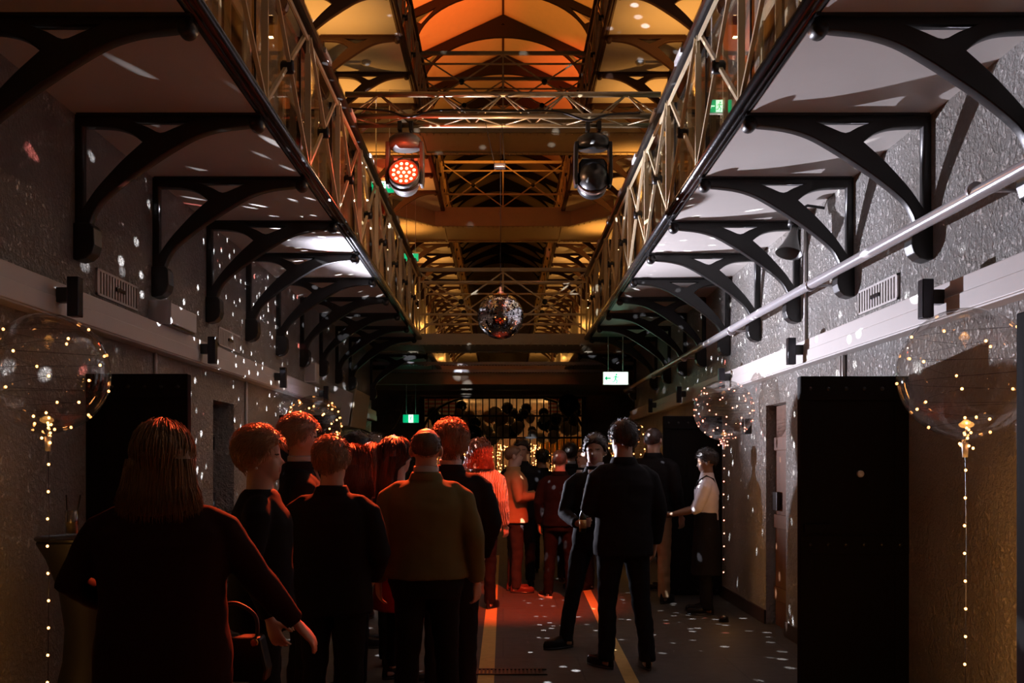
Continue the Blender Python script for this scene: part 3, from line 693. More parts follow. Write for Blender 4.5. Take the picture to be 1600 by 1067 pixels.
def exit_sign(loc, wd, label, top, arrow=False, pale=False):
    rz = 0.0
    t = thing('exit_sign', label, 'exit sign', loc, rz); hh = wd * 0.5
    MB().box((-wd / 2 - 0.01, 0, -hh / 2 - 0.01), (wd / 2 + 0.01, 0.05, hh / 2 + 0.01)).build('case', M['white'], t, False, 0.004)
    MB().box((-wd / 2, -0.004, -hh / 2), (wd / 2, 0, hh / 2)).build('pale_face' if pale else 'green_face', M['signwhite'] if pale else M['green'], t)
    s = hh; b = MB(); y0, y1 = -0.008, -0.004; cx = -wd * 0.0
    MB().box((cx - 0.30 * s, y0, -hh / 2), (cx + 0.30 * s, y1, hh / 2)).build('door_field', M['signwhite'], t)
    b = MB(); y = -0.010
    b.ball((cx + 0.06 * s, y, 0.30 * s), (0.07 * s, 0.004, 0.07 * s), 10, 6)
    b.bar((cx + 0.02 * s, y, 0.2 * s), (cx - 0.03 * s, y, -0.08 * s), 0.10 * s, 0.006, (0, 1, 0))
    b.bar((cx - 0.03 * s, y, -0.06 * s), (cx + 0.12 * s, y, -0.22 * s), 0.06 * s, 0.006, (0, 1, 0)); b.bar((cx + 0.12 * s, y, -0.22 * s), (cx + 0.05 * s, y, -0.42 * s), 0.05 * s, 0.006, (0, 1, 0))
    b.bar((cx - 0.03 * s, y, -0.06 * s), (cx - 0.12 * s, y, -0.26 * s), 0.06 * s, 0.006, (0, 1, 0)); b.bar((cx - 0.12 * s, y, -0.26 * s), (cx - 0.26 * s, y, -0.30 * s), 0.05 * s, 0.006, (0, 1, 0))
    b.bar((cx + 0.02 * s, y, 0.18 * s), (cx + 0.16 * s, y, 0.06 * s), 0.05 * s, 0.006, (0, 1, 0)); b.bar((cx + 0.16 * s, y, 0.06 * s), (cx + 0.24 * s, y, 0.14 * s), 0.04 * s, 0.006, (0, 1, 0))
    b.bar((cx + 0.01 * s, y, 0.18 * s), (cx - 0.14 * s, y, 0.10 * s), 0.05 * s, 0.006, (0, 1, 0)); b.bar((cx - 0.14 * s, y, 0.10 * s), (cx - 0.18 * s, y, -0.02 * s), 0.04 * s, 0.006, (0, 1, 0))
    b.build('running_man', M['green'], t)
    if arrow:
        b = MB(); q = cx - 0.62 * s
        b.bar((q + 0.22 * s, -0.006, 0), (q - 0.18 * s, -0.006, 0), 0.10 * s, 0.006, (0, 1, 0)); b.prism([(q - 0.28 * s, 0), (q - 0.08 * s, 0.2 * s), (q - 0.08 * s, -0.2 * s)], 'y', -0.008, -0.004)
        b.build('arrow', M['green'] if pale else M['signwhite'], t)
    for u in (-0.3, 0.3): MB().tube([(u * wd, 0.025, hh / 2), (u * wd, 0.025, top - loc[2] + 0.005)], 0.007, 6).build('hanger', M['white'], t)
    light('exit_sign_glow', 'POINT', Vector(loc) + Vector((0, -0.12, -0.02)), 0.5, (0.15, 1.0, 0.55), 0.05)
exit_sign(at(642, 654, 23.0), 0.36, 'green running-man exit sign at the far left end of the hall', Z1 - 0.02)
exit_sign(at(962, 591, 16.2), 0.40, 'bright exit sign under the right walkway near the bridge', Z1, True, True)
exit_sign(at(598, 292, 16.0), 0.36, 'upper green exit sign on the left, beside the red stage light', Z2)
exit_sign(at(642, 402, 22.62), 0.34, 'green exit sign upstairs on the left, farther along', Z2)
exit_sign(at(1124, 166, 10.0), 0.24, 'green exit sign upstairs on the right behind the lattice', Z2, True)
for sx, px in ((-1, 562), (1, 1004)):
    t = thing('smoke_detector', 'white round smoke detector under the upper %s walkway' % ('left' if sx < 0 else 'right'), 'smoke detector', (sx * 2.05, 14.9, Z2))
    MB().lathe([(0, 0), (0.07, 0), (0.07, -0.02), (0.05, -0.05), (0, -0.055)], (0, 0, 0), 16).build('housing', M['white'], t, True)
    MB().box((sx * 0.08, -0.02, -0.03), (sx * 0.50, 0.02, 0)).build('conduit', M['white'], t)

# ------------------------------------------------------------------ doors
def leaf(sx, y, label, wd=0.69, peephole=False):
    t = thing('cell_door', label, 'door', (sx * W, y, 0.02)); x = -sx
    MB().box((0, -0.065, 0), (x * wd, 0, DH - 0.03)).build('leaf', M['door'], t, False, 0.006)
    b = MB()
    for a0, a1, z0, z1 in ((0.0, wd, 0.0, 0.12), (0.0, wd, 1.96, DH - 0.03), (0.0, 0.09, 0, DH - 0.03), (wd - 0.09, wd, 0, DH - 0.03), (0, wd, 0.98, 1.10)):
        b.box((x * a0, -0.078 + (0.004 if z1 - z0 > 1 else 0), z0), (x * a1, -0.065, z1))
    b.build('frame_straps', M['door'], t, False, 0.003)
    b = MB()
    for i in range(6):
        for z in (0.06, 1.04, 2.03): b.ball((x * (0.06 + i * (wd - 0.12) / 5), -0.08, z), (0.013, 0.008, 0.013), 8, 5)
    b.build('rivets', M['iron'], t)
    for z in (0.35, 1.75): MB().tube([(0, -0.02, z - 0.08), (0, -0.02, z + 0.08)], 0.018, 10).build('hinge', M['iron'], t)
    MB().box((x * (wd - 0.2), -0.10, 1.12), (x * (wd - 0.02), -0.065, 1.17)).build('bolt', M['door'], t)
    if peephole: MB().lathe([(0, -0.082), (0.018, -0.090), (0.022, -0.082), (0.022, -0.065), (0, -0.065)], (x * 0.31, 0, 1.49), 16, 'y').build('peephole', M['white'], t, True)
leaf(-1, 6.23, 'black open cell door standing out from the left wall', 0.63)
leaf(1, 6.40, 'big black open cell door with white peephole on the right', 0.69, True)
leaf(1, 3.67, 'black open door edge at the extreme right of the view', 0.69)
leaf(1, 11.80, 'dark open cell door behind the waiter on the right')
leaf(-1, 11.55, 'dark open cell door behind the tall man on the left')
for i, (sx, y, lab) in enumerate(((1, 9.08, 'brown timber cell door set back in the right wall'), (-1, 8.86, 'dark closed door set back in the left wall'))):
    t = thing('inner_door', lab, 'door', (sx * (W + (0.09 if sx > 0 else 0.2)), y, 0.0))
    MB().box((0, 0.01, 0), (sx * 0.05, DW - 0.01, DH - 0.01)).build('leaf', M['wood'] if sx > 0 else M['door'], t)
    for z in (0.25, 0.95, 1.70): MB().box((0, 0.02, z), (-sx * 0.02, DW - 0.02, z + 0.13)).build('ledge', M['wood'] if sx > 0 else M['door'], t, False, 0.004)
    MB().box((-sx * 0.02, 0.46, 1.12), (-sx * 0.05, 0.60, 1.30)).build('lock_box', M['iron'], t, False, 0.004)

for sx, nm in ((-1, 'left'), (1, 'right')):
    t = thing('gallery_door', '', 'door', (0, 0, 0), 0, 'dark doors on the upper %s wall' % nm)
    MB().box((0, 0, 0), (-sx * 0.04, 0.78, 2.1)).build('leaf', M['door'], t, False, 0.006)
    MB().box((0, -0.09, 0), (-sx * 0.06, 0, 2.2)).box((0, 0.78, 0), (-sx * 0.06, 0.87, 2.2)).box((0, 0, 2.1), (-sx * 0.06, 0.78, 2.2)).build('door_frame', M['girder'], t)
    MB().ball((-sx * 0.06, 0.1, 1.0), 0.03, 10, 6).build('knob', M['iron'], t, True)
    rep(t, 6, lambda i: (sx * W, 6.25 + 2.66 * i, Z1 + 0.10), lambda i: 'dark door on the upper %s wall seen through the lattice, %s from the camera' % (nm, ORD[i]))

# ------------------------------------------------------------------ floor marks
mb = MB().box((-0.185, 2, 0), (-0.065, 17, 0.003)); o = mb.build('floor_stripe', M['stripe']); tag(o, 'yellow painted floor stripe left of centre', 'floor stripe')
def q(y): return 0.98 - (11.9 - y) * 0.0214
mb = MB().prism([(q(3), 3), (q(3) + 0.10, 3), (q(17) + 0.10, 17), (q(17), 17)], 'z', 0, 0.003); tag(mb.build('floor_stripe', M['stripe']), 'yellow painted floor stripe on the right', 'floor stripe')
t = thing('floor_grate', 'dark slotted drain grate crossing the left floor stripe', 'grate', (-0.35, 7.42, 0.003))
b = MB()
for i in range(22): b.box((0.03 * i, 0, 0), (0.03 * i + 0.016, 0.16, 0.008))
b.build('bars', M['iron'], t); MB().box((-0.02, -0.02, 0), (0.68, 0.0, 0.009)).box((-0.02, 0.16, 0), (0.68, 0.18, 0.009)).build('frame', M['iron'], t)

# ------------------------------------------------------------------ far room behind the bars
t = thing('barred_gate', 'tall black barred gate across the end of the hall', 'gate', (0, 26.45, 0))
for i in range(25):
    MB().tube([(-2.16 + 0.18 * i, 0, 1.05 if 7 < i < 16 else 1.05), (-2.16 + 0.18 * i, 0, 3.33)], 0.016, 8).build('bar', M['iron'], t)
for z in (3.28, 2.80, 2.22): MB().box((-2.2, -0.02, z), (2.2, 0.02, z + 0.05)).build('cross_rail', M['iron'], t)
for s in (-1, 1):
    MB().box((s * 2.2, -0.06, 0), (s * 2.08, 0.06, 3.33)).build('gate_post', M['iron'], t)
    a = [(s * 2.1, 2.55), (s * 1.95, 2.8), (s * 1.72, 3.02), (s * 1.4, 3.2), (s * 1.1, 3.28)]
    MB().tube([(u, -0.04, v) for u, v in catmull([Vector(p) for p in a], 4)], 0.035, 8).build('arch_rib', M['iron'], t, True)
gr = {}
kinds = [('bblack', 'black'), ('bblack', 'black'), ('bblack', 'black'), ('bwhite', 'white'), ('bwhite', 'white'), ('bgold', 'gold')]
bal = {}
for key, col in set(kinds):
    me = MB().lathe([(0.001, -0.17), (0.016, -0.168), (0.012, -0.150), (0.06, -0.12), (0.11, -0.06), (0.135, 0.0), (0.135, 0.05), (0.11, 0.11), (0.06, 0.145), (0.001, 0.155)], (0, 0, 0), 16).mesh('balloon', True)
    me.materials.append(M[key]); bal[key] = me
spots = []
for tries in range(9000):
    if len(spots) >= 66: break
    sc_ = rnd.uniform(0.85, 1.5); x = rnd.uniform(-2.15, 2.15)
    q = Vector((x, 28.7 + rnd.uniform(-1.0, 1.0), 2.72 + 0.10 * math.sin(x * 4) + rnd.uniform(-0.40, 0.40)))
    if all((q - p).length > 0.152 * (a + sc_) and (q - p).xy.length > 0.145 * max(a, sc_) + 0.01 for p, a, _ in spots): spots.append((q, sc_, rnd.randrange(6)))
for q, sc_, kk in spots:
    key, col = kinds[kk]
    o = bpy.data.objects.new('balloon', bal[key]); C.objects.link(o); o.location = q
    o.scale = (sc_,) * 3; o.rotation_euler = (rnd.uniform(-0.5, 0.5), rnd.uniform(-0.5, 0.5), rnd.uniform(0, 6))
    tag(o, '%s balloon in the garland behind the barred gate' % col, 'balloon', '%s balloons of the garland' % col)
    mw = Matrix.LocRotScale(q, o.rotation_euler, o.scale).inverted()
    MB().tube([mw @ Vector((q.x, q.y, q.z + 0.12 * sc_)), mw @ Vector((q.x, q.y, Z1 - 0.012))], 0.002, 4).build('string', M['black'], o)
o = bpy.data.objects.new('balloon', bal['bblack']); C.objects.link(o); o.location = at(888, 634, 25.8); o.scale = (2.0,) * 3
tag(o, 'large black balloon in front of the barred gate, upper right', 'balloon')
q_ = (Z1 - 0.02 - o.location[2]) / o.scale[0]; MB().tube([(0, 0, 0.15), (0, 0, q_)], 0.002, 5).build('string', M['black'], o)
o = bpy.data.objects.new('balloon', bal['bblack']); C.objects.link(o); o.location = at(738, 681, 25.6); o.scale = (1.9,) * 3
tag(o, 'large black balloon low before the gate, above curly red hair', 'balloon')
q_ = (Z1 - 0.02 - o.location[2]) / o.scale[0]; MB().tube([(0, 0, 0.15), (0, 0, q_)], 0.002, 5).build('string', M['black'], o)
t = thing('fairy_light_curtain', 'curtain of countless warm fairy lights behind the barred gate', 'fairy lights', (0, 38.5, 0)); t['kind'] = 'stuff'
mb = MB(); ww = MB()
for i in range(64):
    x = -3.4 + 6.8 * i / 63 + rnd.uniform(-0.05, 0.05); y = rnd.uniform(-0.4, 0.3)
    ww.tube([(x, y, 0.8), (x, y, Z1)], 0.003, 4)
    for k in range(11): mb.ball((x + rnd.uniform(-0.05, 0.05), y, 0.85 + 1.45 * rnd.random() ** 0.75), 0.020, 6, 4)
mb.build('bulbs', M['led'], t)['kind'] = 'stuff'; ww.build('wires', M['copper'], t)['kind'] = 'stuff'
mb = MB()
for i in range(30): mb.lathe([(0.0, 0), (0.035, 0), (0.035, 0.45), (0, 0.45)], (1.4 + 0.06 * i, 36.5 + 0.05 * (i % 3), 1.85 + 0.012 * i), 8)
mb.bar((1.3, 36.55, 2.28), (3.3, 36.55, 2.67), 0.14, 0.03)
for x, z in ((1.4, 2.3), (3.2, 2.65)): mb.tube([(x, 36.55, z), (x, 36.55, Z1)], 0.008, 5)
tag(mb.build('foil_fringe', M['goldfoil']), 'row of hanging gold foil strips behind the gate on the right', 'foil fringe', None, 'stuff')
for s, nm in ((-1, 'left'), (1, 'right')):
    t = thing('banner', 'red and white striped banner hanging behind the gate, %s side' % nm, 'banner', (s * 2.0, 30.5, 3.0))
    for u in (-0.55, 0.55): MB().tube([(u, 0.01, 0.58), (u, 0.01, Z1 - 3.0)], 0.006, 5).build('cord', M['black'], t)
    for i in range(5):
        MB().box((-0.62, 0, 0.12 * i), (0.62, 0.02, 0.12 * i + 0.06)).build('red_stripe', M['rose'], t); MB().box((-0.62, 0, 0.12 * i + 0.06), (0.62, 0.02, 0.12 * i + 0.12)).build('white_stripe', M['bwhite'], t)
t = thing('party_arch', 'glowing ring of fairy lights on the far back wall at right', 'light ring', (at(866, 706, 39).x, 39, 0))
MB().tube([(0.75 * math.cos(a), 0, 1.35 + 0.75 * math.sin(a)) for a in [2 * PI * i / 40 for i in range(41)]], 0.03, 6).build('hoop', M['white'], t, True)
b = MB()
for i in range(48):
    a = 2 * PI * i / 48; b.ball((0.75 * math.cos(a), -0.04, 1.35 + 0.75 * math.sin(a)), 0.02, 6, 4)
b.build('bulbs', M['led'], t)['kind'] = 'stuff'
for u in (-0.5, 0.5): MB().tube([(u, 0, 0), (u, 0, 0.80)], 0.02, 6).build('leg', M['white'], t)
for x, y, z, e in ((-1.5, 34, 3.2, 22), (1.6, 34, 3.2, 22), (0, 30, 3.3, 9), (0, 37.5, 2.2, 12)):
    light('party_glow', 'POINT', (x, y, z), e, (1.0, 0.55, 0.20), 0.1)

# ------------------------------------------------------------------ clear balloons with fairy lights
def bobo(px, py, d, r, label, n_in, gap, led, z_end=0.08, detail=True, glow=1.2):
    c = at(px, py, d); t = thing('light_balloon', label, 'balloon', (c.x, c.y, 0))
    prof = [(0.004, -1.13), (0.03, -1.10), (0.05, -1.03), (0.2, -0.985)] + [(math.cos(a), math.sin(a)) for a in [-1.35 + 2.85 * i / 26 for i in range(27)]] + [(0.004, 1.0)]
    MB().lathe([(r * a, r * b) for a, b in prof], (0, 0, c.z), 40).build('film', M['bobo'], t, True)
    zb = c.z - r
    MB().tube([(0, 0, zb - 0.12 * r), (0.006, 0, zb - 0.5), (-0.004, 0.0, z_end)], 0.0013, 5).build('string', M['black'], t)
    MB().lathe([(0, 0), (0.05, 0), (0.045, 0.05), (0.015, 0.07), (0, 0.07)], (0, 0, 0), 14).build('weight', M['black'], t, True)
    MB().lathe([(0, -0.05), (0.012, -0.05), (0.016, 0.02), (0, 0.02)], (0, 0, zb - 0.13 * r), 10).build('neck_clip', M['white'], t, True)
    lm = MB().ball((0, 0, 0), 0.0066, 8, 6).mesh('led', True); lm.materials.append(led)
    pts = []
    z = zb - 0.02 - gap
    while z > z_end: pts.append((0.003 * math.sin(z * 9), 0.0, z)); z -= gap
    rr = random.Random(int(px)); wire = []
    for i in range(n_in):
        th = i * 2.4; v = -0.92 + 1.75 * i / n_in
        q_ = 0.985 * r; s = math.sqrt(max(0.02, 1 - v * v)); p = (q_ * s * math.cos(th), q_ * s * math.sin(th), c.z + q_ * v); wire.append(p); pts.append(p)
    for i in range(7): pts.append((rr.uniform(-0.05, 0.05), rr.uniform(-0.03, 0.03), zb + rr.uniform(-0.05, 0.05)))
    for i in range(5): pts.append((rr.uniform(-0.012, 0.012), 0, zb + 0.012 * i * 2))
    if detail:
        for p in pts:
            o = bpy.data.objects.new('led_bulb', lm); C.objects.link(o); o.parent = t; o.location = p
    else:
        b = MB()
        for p in pts: b.ball(p, 0.010, 6, 4)
        b.build('led_bulbs', led, t)
    MB().tube(catmull([wire[i] for i in range(0, len(wire))], 3), 0.0007, 4).build('led_wire', M['black'], t)
    for zz in (0.35, 0.95, c.z - r - 0.4): light('string_glow', 'POINT', (c.x, c.y - 0.04, zz), glow, (1.0, 0.42, 0.09), 0.10)
bobo(75, 583, 4.75, 0.285, 'big clear balloon full of fairy lights by the left wall', 22, 0.13, M['led'], glow=0.9)
bobo(1508, 583, 4.67, 0.305, 'big clear balloon with fairy lights before the right wall', 20, 0.13, M['led'], glow=2.8)
bobo(1131, 641, 9.9, 0.30, 'clear balloon with pinkish lights beside the waiter', 40, 0.129, M['led_pink'], 0.45, True, 1.0)
bobo(490, 662, 10.6, 0.30, 'clear sparkling balloon behind the tall man at left', 44, 0.129, M['led'], 0.3, False, 0.6)
bobo(985, 694, 15.0, 0.33, 'far clear balloon dotted with lights at the right end', 40, 0.13, M['led'], 0.3, False, 0.6)

# ------------------------------------------------------------------ bar table with drink
c = at(140, 842, 5.2); TZ = c.z
t = thing('bar_table', 'tall bar table in a black stretch cover at left', 'table', (c.x, c.y, 0))
prof = [(0.0, 0.0), (0.30, 0.0), (0.295, 0.03), (0.20, 0.25), (0.13, 0.55), (0.12, 0.72), (0.15, 0.92), (0.21, TZ - 0.1), (0.255, TZ - 0.02), (0.25, TZ), (0, TZ)]
MB().lathe(prof, (0, 0, 0), 32).build('stretch_cover', M['spandex'], t, True)
MB().lathe([(0, 0), (0.262, 0), (0.265, 0.008), (0.26, 0.016), (0, 0.016)], (0, 0, TZ), 32).build('table_top', M['black'], t, True)
t = thing('tumbler', 'tall glass with dark straws standing on the bar table', 'glass', at(112, 842, 5.15) + Vector((0, 0, 0.018)))
MB().lathe([(0, 0), (0.030, 0), (0.034, 0.13), (0.031, 0.13), (0.028, 0.012), (0, 0.012)], (0, 0, 0), 18).build('glass_body', M['glass'], t, True)
MB().lathe([(0, 0.012), (0.027, 0.012), (0.029, 0.07), (0, 0.07)], (0, 0, 0), 16).build('drink', M['drink'], t, True)
for a, b_ in ((-0.02, -0.028), (0.01, 0.045)): MB().tube([(a, 0, 0.015), (b_, 0, 0.21)], 0.004, 6).build('straw', M['black'], t)
#PEOPLE#
# ------------------------------------------------------------------ people
def sm(a, b, x):
    t = max(0.0, min(1.0, (x - a) / (b - a))); return t * t * (3 - 2 * t)
def ell(d, c, r):
    """distance along unit d from the origin to an ellipsoid"""
    ax = [d[i] / r[i] for i in range(3)]; cx = [c[i] / r[i] for i in range(3)]
    A = sum(v * v for v in ax); B = sum(ax[i] * cx[i] for i in range(3)); D = B * B - A * (sum(v * v for v in cx) - 1)
    return (B + math.sqrt(D)) / A if D > 0 else 0.0
def head_r(d, face=True):
    """star-shaped head: d is a unit direction, x right, y forward, z up"""
    a = ell(d, (0, -0.012, 0.030), (0.074, 0.096, 0.084)); b = ell(d, (0, 0.020, -0.045), (0.057, 0.068, 0.076))
    k = 0.012; m = max(a, b); r = m + k * math.log(math.exp((a - m) / k) + math.exp((b - m) / k)) * 0.5
    if face and d[1] > 0:
        az = math.atan2(d[0], d[1]); el = math.asin(max(-1, min(1, d[2])))
        g = lambda x, w: math.exp(-(x / w) ** 2)
        r += 0.022 * g(az, 0.13) * (g(el + 0.20, 0.13)) + 0.010 * g(az, 0.10) * g(el + 0.02, 0.15)
        r -= 0.010 * g(abs(az) - 0.36, 0.15) * g(el - 0.03, 0.09)
        r += 0.006 * g(abs(az) - 0.34, 0.26) * g(el - 0.17, 0.07)
        r += 0.006 * g(az, 0.24) * g(el + 0.50, 0.05) + 0.006 * g(az, 0.22) * g(el + 0.63, 0.05) - 0.003 * g(az, 0.26) * g(el + 0.56, 0.03)
        r += 0.008 * g(az, 0.25) * g(el + 0.90, 0.14) + 0.004 * g(abs(az) - 0.62, 0.2) * g(el + 0.25, 0.15)
        r -= 0.004 * g(az, 0.3) * g(el + 0.72, 0.05)
    return r
def star(mb, rf, nu=56, nv=40, xf=None):
    vs = []; fs = []
    for k in range(nv + 1):
        t = PI * k / nv
        for i in range(nu if 0 < k < nv else 1):
            a = 2 * PI * i / nu; d = Vector((math.sin(t) * math.sin(a), math.sin(t) * math.cos(a), math.cos(t)))
            p = d * rf(d); vs.append(xf @ p if xf else p)
    idx = lambda k, i: 0 if k == 0 else (len(vs) - 1 if k == nv else 1 + (k - 1) * nu + i % nu)
    for k in range(nv):
        for i in range(nu):
            q = [idx(k, i), idx(k + 1, i), idx(k + 1, i + 1), idx(k, i + 1)]
            q = [v for j, v in enumerate(q) if v not in q[:j]]; fs.append(tuple(q))
    mb.add(vs, fs)
def oval(z, rx, ry, cy=0.0, cx=0.0, n=28, e=2.3):
    out = []
    for i in range(n):
        a = 2 * PI * i / n; c, s = math.cos(a), math.sin(a)
        out.append((cx + rx * math.copysign(abs(c) ** (2 / e), c), cy + ry * math.copysign(abs(s) ** (2 / e), s), z))
    return out
def fuse(mb, voxel, smooth=2, crease=None, amp=0.0):
    """grow one continuous skin over overlapping shapes"""
    me = mb.mesh('tmp'); o = bpy.data.objects.new('tmp', me); C.objects.link(o)
    r = o.modifiers.new('r', 'REMESH'); r.mode = 'VOXEL'; r.voxel_size = voxel
    dg = bpy.context.evaluated_depsgraph_get(); out = bpy.data.meshes.new_from_object(o.evaluated_get(dg), depsgraph=dg)
    bpy.data.objects.remove(o); bpy.data.meshes.remove(me)
    bm = bmesh.new(); bm.from_mesh(out)
    for _ in range(smooth): bmesh.ops.smooth_vert(bm, verts=bm.verts, factor=0.5, use_axis_x=True, use_axis_y=True, use_axis_z=True)
    if amp:
        bm.normal_update()
        sx, sy, sz, off = crease
        for v in bm.verts:
            n = noise.noise(Vector((v.co.x * sx + off, v.co.y * sy, v.co.z * sz))) + 0.5 * noise.noise(Vector((v.co.x * sx * 2.3, v.co.y * sy * 2.3 + off, v.co.z * sz * 1.8)))
            v.co += v.normal * (amp * n)
    bm.to_mesh(out); bm.free()
    out.polygons.foreach_set('use_smooth', [True] * len(out.polygons)); out.materials.clear()
    return out

def hand(mb, wp, f, pn, s, thumb, curl=0.35, spread=0.10):
    """palm, four unequal fingers and a thumb; f along the palm, pn the way the palm faces, thumb = +-1 side"""
    f = Vector(f).normalized(); pn = Vector(pn); pn = (pn - f * pn.dot(f)).normalized(); a = f.cross(pn) * thumb; wp = Vector(wp)
    rs = []
    for u, hw, ht in ((-0.02, 0.024, 0.019), (0.0, 0.027, 0.018), (0.035, 0.037, 0.016), (0.07, 0.041, 0.014), (0.092, 0.039, 0.010)):
        rs.append([wp + f * (u * s) + a * (hw * s * math.cos(q)) + pn * (ht * s * math.sin(q)) for q in [2 * PI * i / 14 for i in range(14)]])
    mb.rings(rs)
    for i, (la, ln) in enumerate(((0.031, 0.070), (0.0105, 0.079), (-0.0105, 0.073), (-0.031, 0.058))):
        b = wp + f * (0.084 * s) + a * (la * s); ang = 0.0; pts = [b]; side = (1.5 - i) * spread
        dirv = (f + a * side * 0.5).normalized()
        for j, q in enumerate((0.45, 0.32, 0.26)):
            ang += curl * (0.8, 1.0, 0.7)[j] * (1 + 0.08 * i)
            pts.append(pts[-1] + (dirv * math.cos(ang) + pn * math.sin(ang)) * (ln * q * s))
        mb.tube(pts, [0.0088 * s, 0.0086 * s, 0.0078 * s, 0.0060 * s], 8)
    b = wp + f * (0.018 * s) + a * (0.024 * s)
    d1 = (f * 0.62 + a * 0.70 + pn * 0.30).normalized(); d2 = (f * 0.85 + a * 0.30 + pn * (0.25 + curl * 0.6)).normalized()
    mb.tube([b, b + d1 * 0.040 * s, b + d1 * 0.040 * s + d2 * 0.030 * s, b + d1 * 0.040 * s + d2 * 0.054 * s], [0.0125 * s, 0.0110 * s, 0.0098 * s, 0.0070 * s], 8)

def skin_mat(name, col):
    m = mat(name, col, 0.5, var=0.06, vscale=30, bump=0.06, bscale=120, bdist=0.002)
    m.node_tree.nodes['Principled BSDF'].inputs['Subsurface Weight'].default_value = 0.08
    m.node_tree.nodes['Principled BSDF'].inputs['Subsurface Radius'].default_value = (0.02, 0.008, 0.004)
    return m
SKIN = {'fair': skin_mat('fair_skin', (0.55, 0.34, 0.25)), 'tan': skin_mat('tan_skin', (0.40, 0.23, 0.15)), 'brown': skin_mat('brown_skin', (0.20, 0.105, 0.06))}
LIPS = mat('lips', (0.36, 0.14, 0.11), 0.4); BROW = mat('brow_hair', (0.06, 0.035, 0.02), 0.7)
_hm = {}
def hair_mat(col):
    if col not in _hm:
        _hm[col] = mat('hair_strands', col, 0.42, var=0.35, vscale=60, bump=0.5, bscale=150, bdist=0.004, stretch=(1, 1, 0.08))
    return _hm[col]
_cm = {}
def cloth(col, rough=0.8, knit=False):
    k = (col, rough, knit)
    if k not in _cm:
        if knit:
            m, N, L, b = new_mat('cable_knit_wool'); b.inputs['Base Color'].default_value = (*col, 1); b.inputs['Roughness'].default_value = 0.9
            tc = N.new('ShaderNodeTexCoord'); wv = N.new('ShaderNodeTexWave'); wv.wave_type = 'BANDS'; wv.bands_direction = 'X'; wv.inputs['Scale'].default_value = 14; wv.inputs['Distortion'].default_value = 5; wv.inputs['Detail'].default_value = 1
            w2 = N.new('ShaderNodeTexVoronoi'); w2.inputs['Scale'].default_value = 70
            L.new(tc.outputs['Object'], wv.inputs['Vector']); L.new(tc.outputs['Object'], w2.inputs['Vector'])
            ad = N.new('ShaderNodeMath'); ad.operation = 'MULTIPLY_ADD'; ad.inputs[1].default_value = 0.25; L.new(w2.outputs['Distance'], ad.inputs[0]); L.new(wv.outputs['Fac'], ad.inputs[2])
            bp = N.new('ShaderNodeBump'); bp.inputs['Strength'].default_value = 0.9; bp.inputs['Distance'].default_value = 0.02; L.new(ad.outputs[0], bp.inputs['Height']); L.new(bp.outputs[0], b.inputs['Normal'])
            _cm[k] = m
        else:
            _cm[k] = mat('woven_cloth', col, rough, var=0.08, vscale=20, bump=0.12, bscale=260, bdist=0.002, spec=0.10)
    return _cm[k]

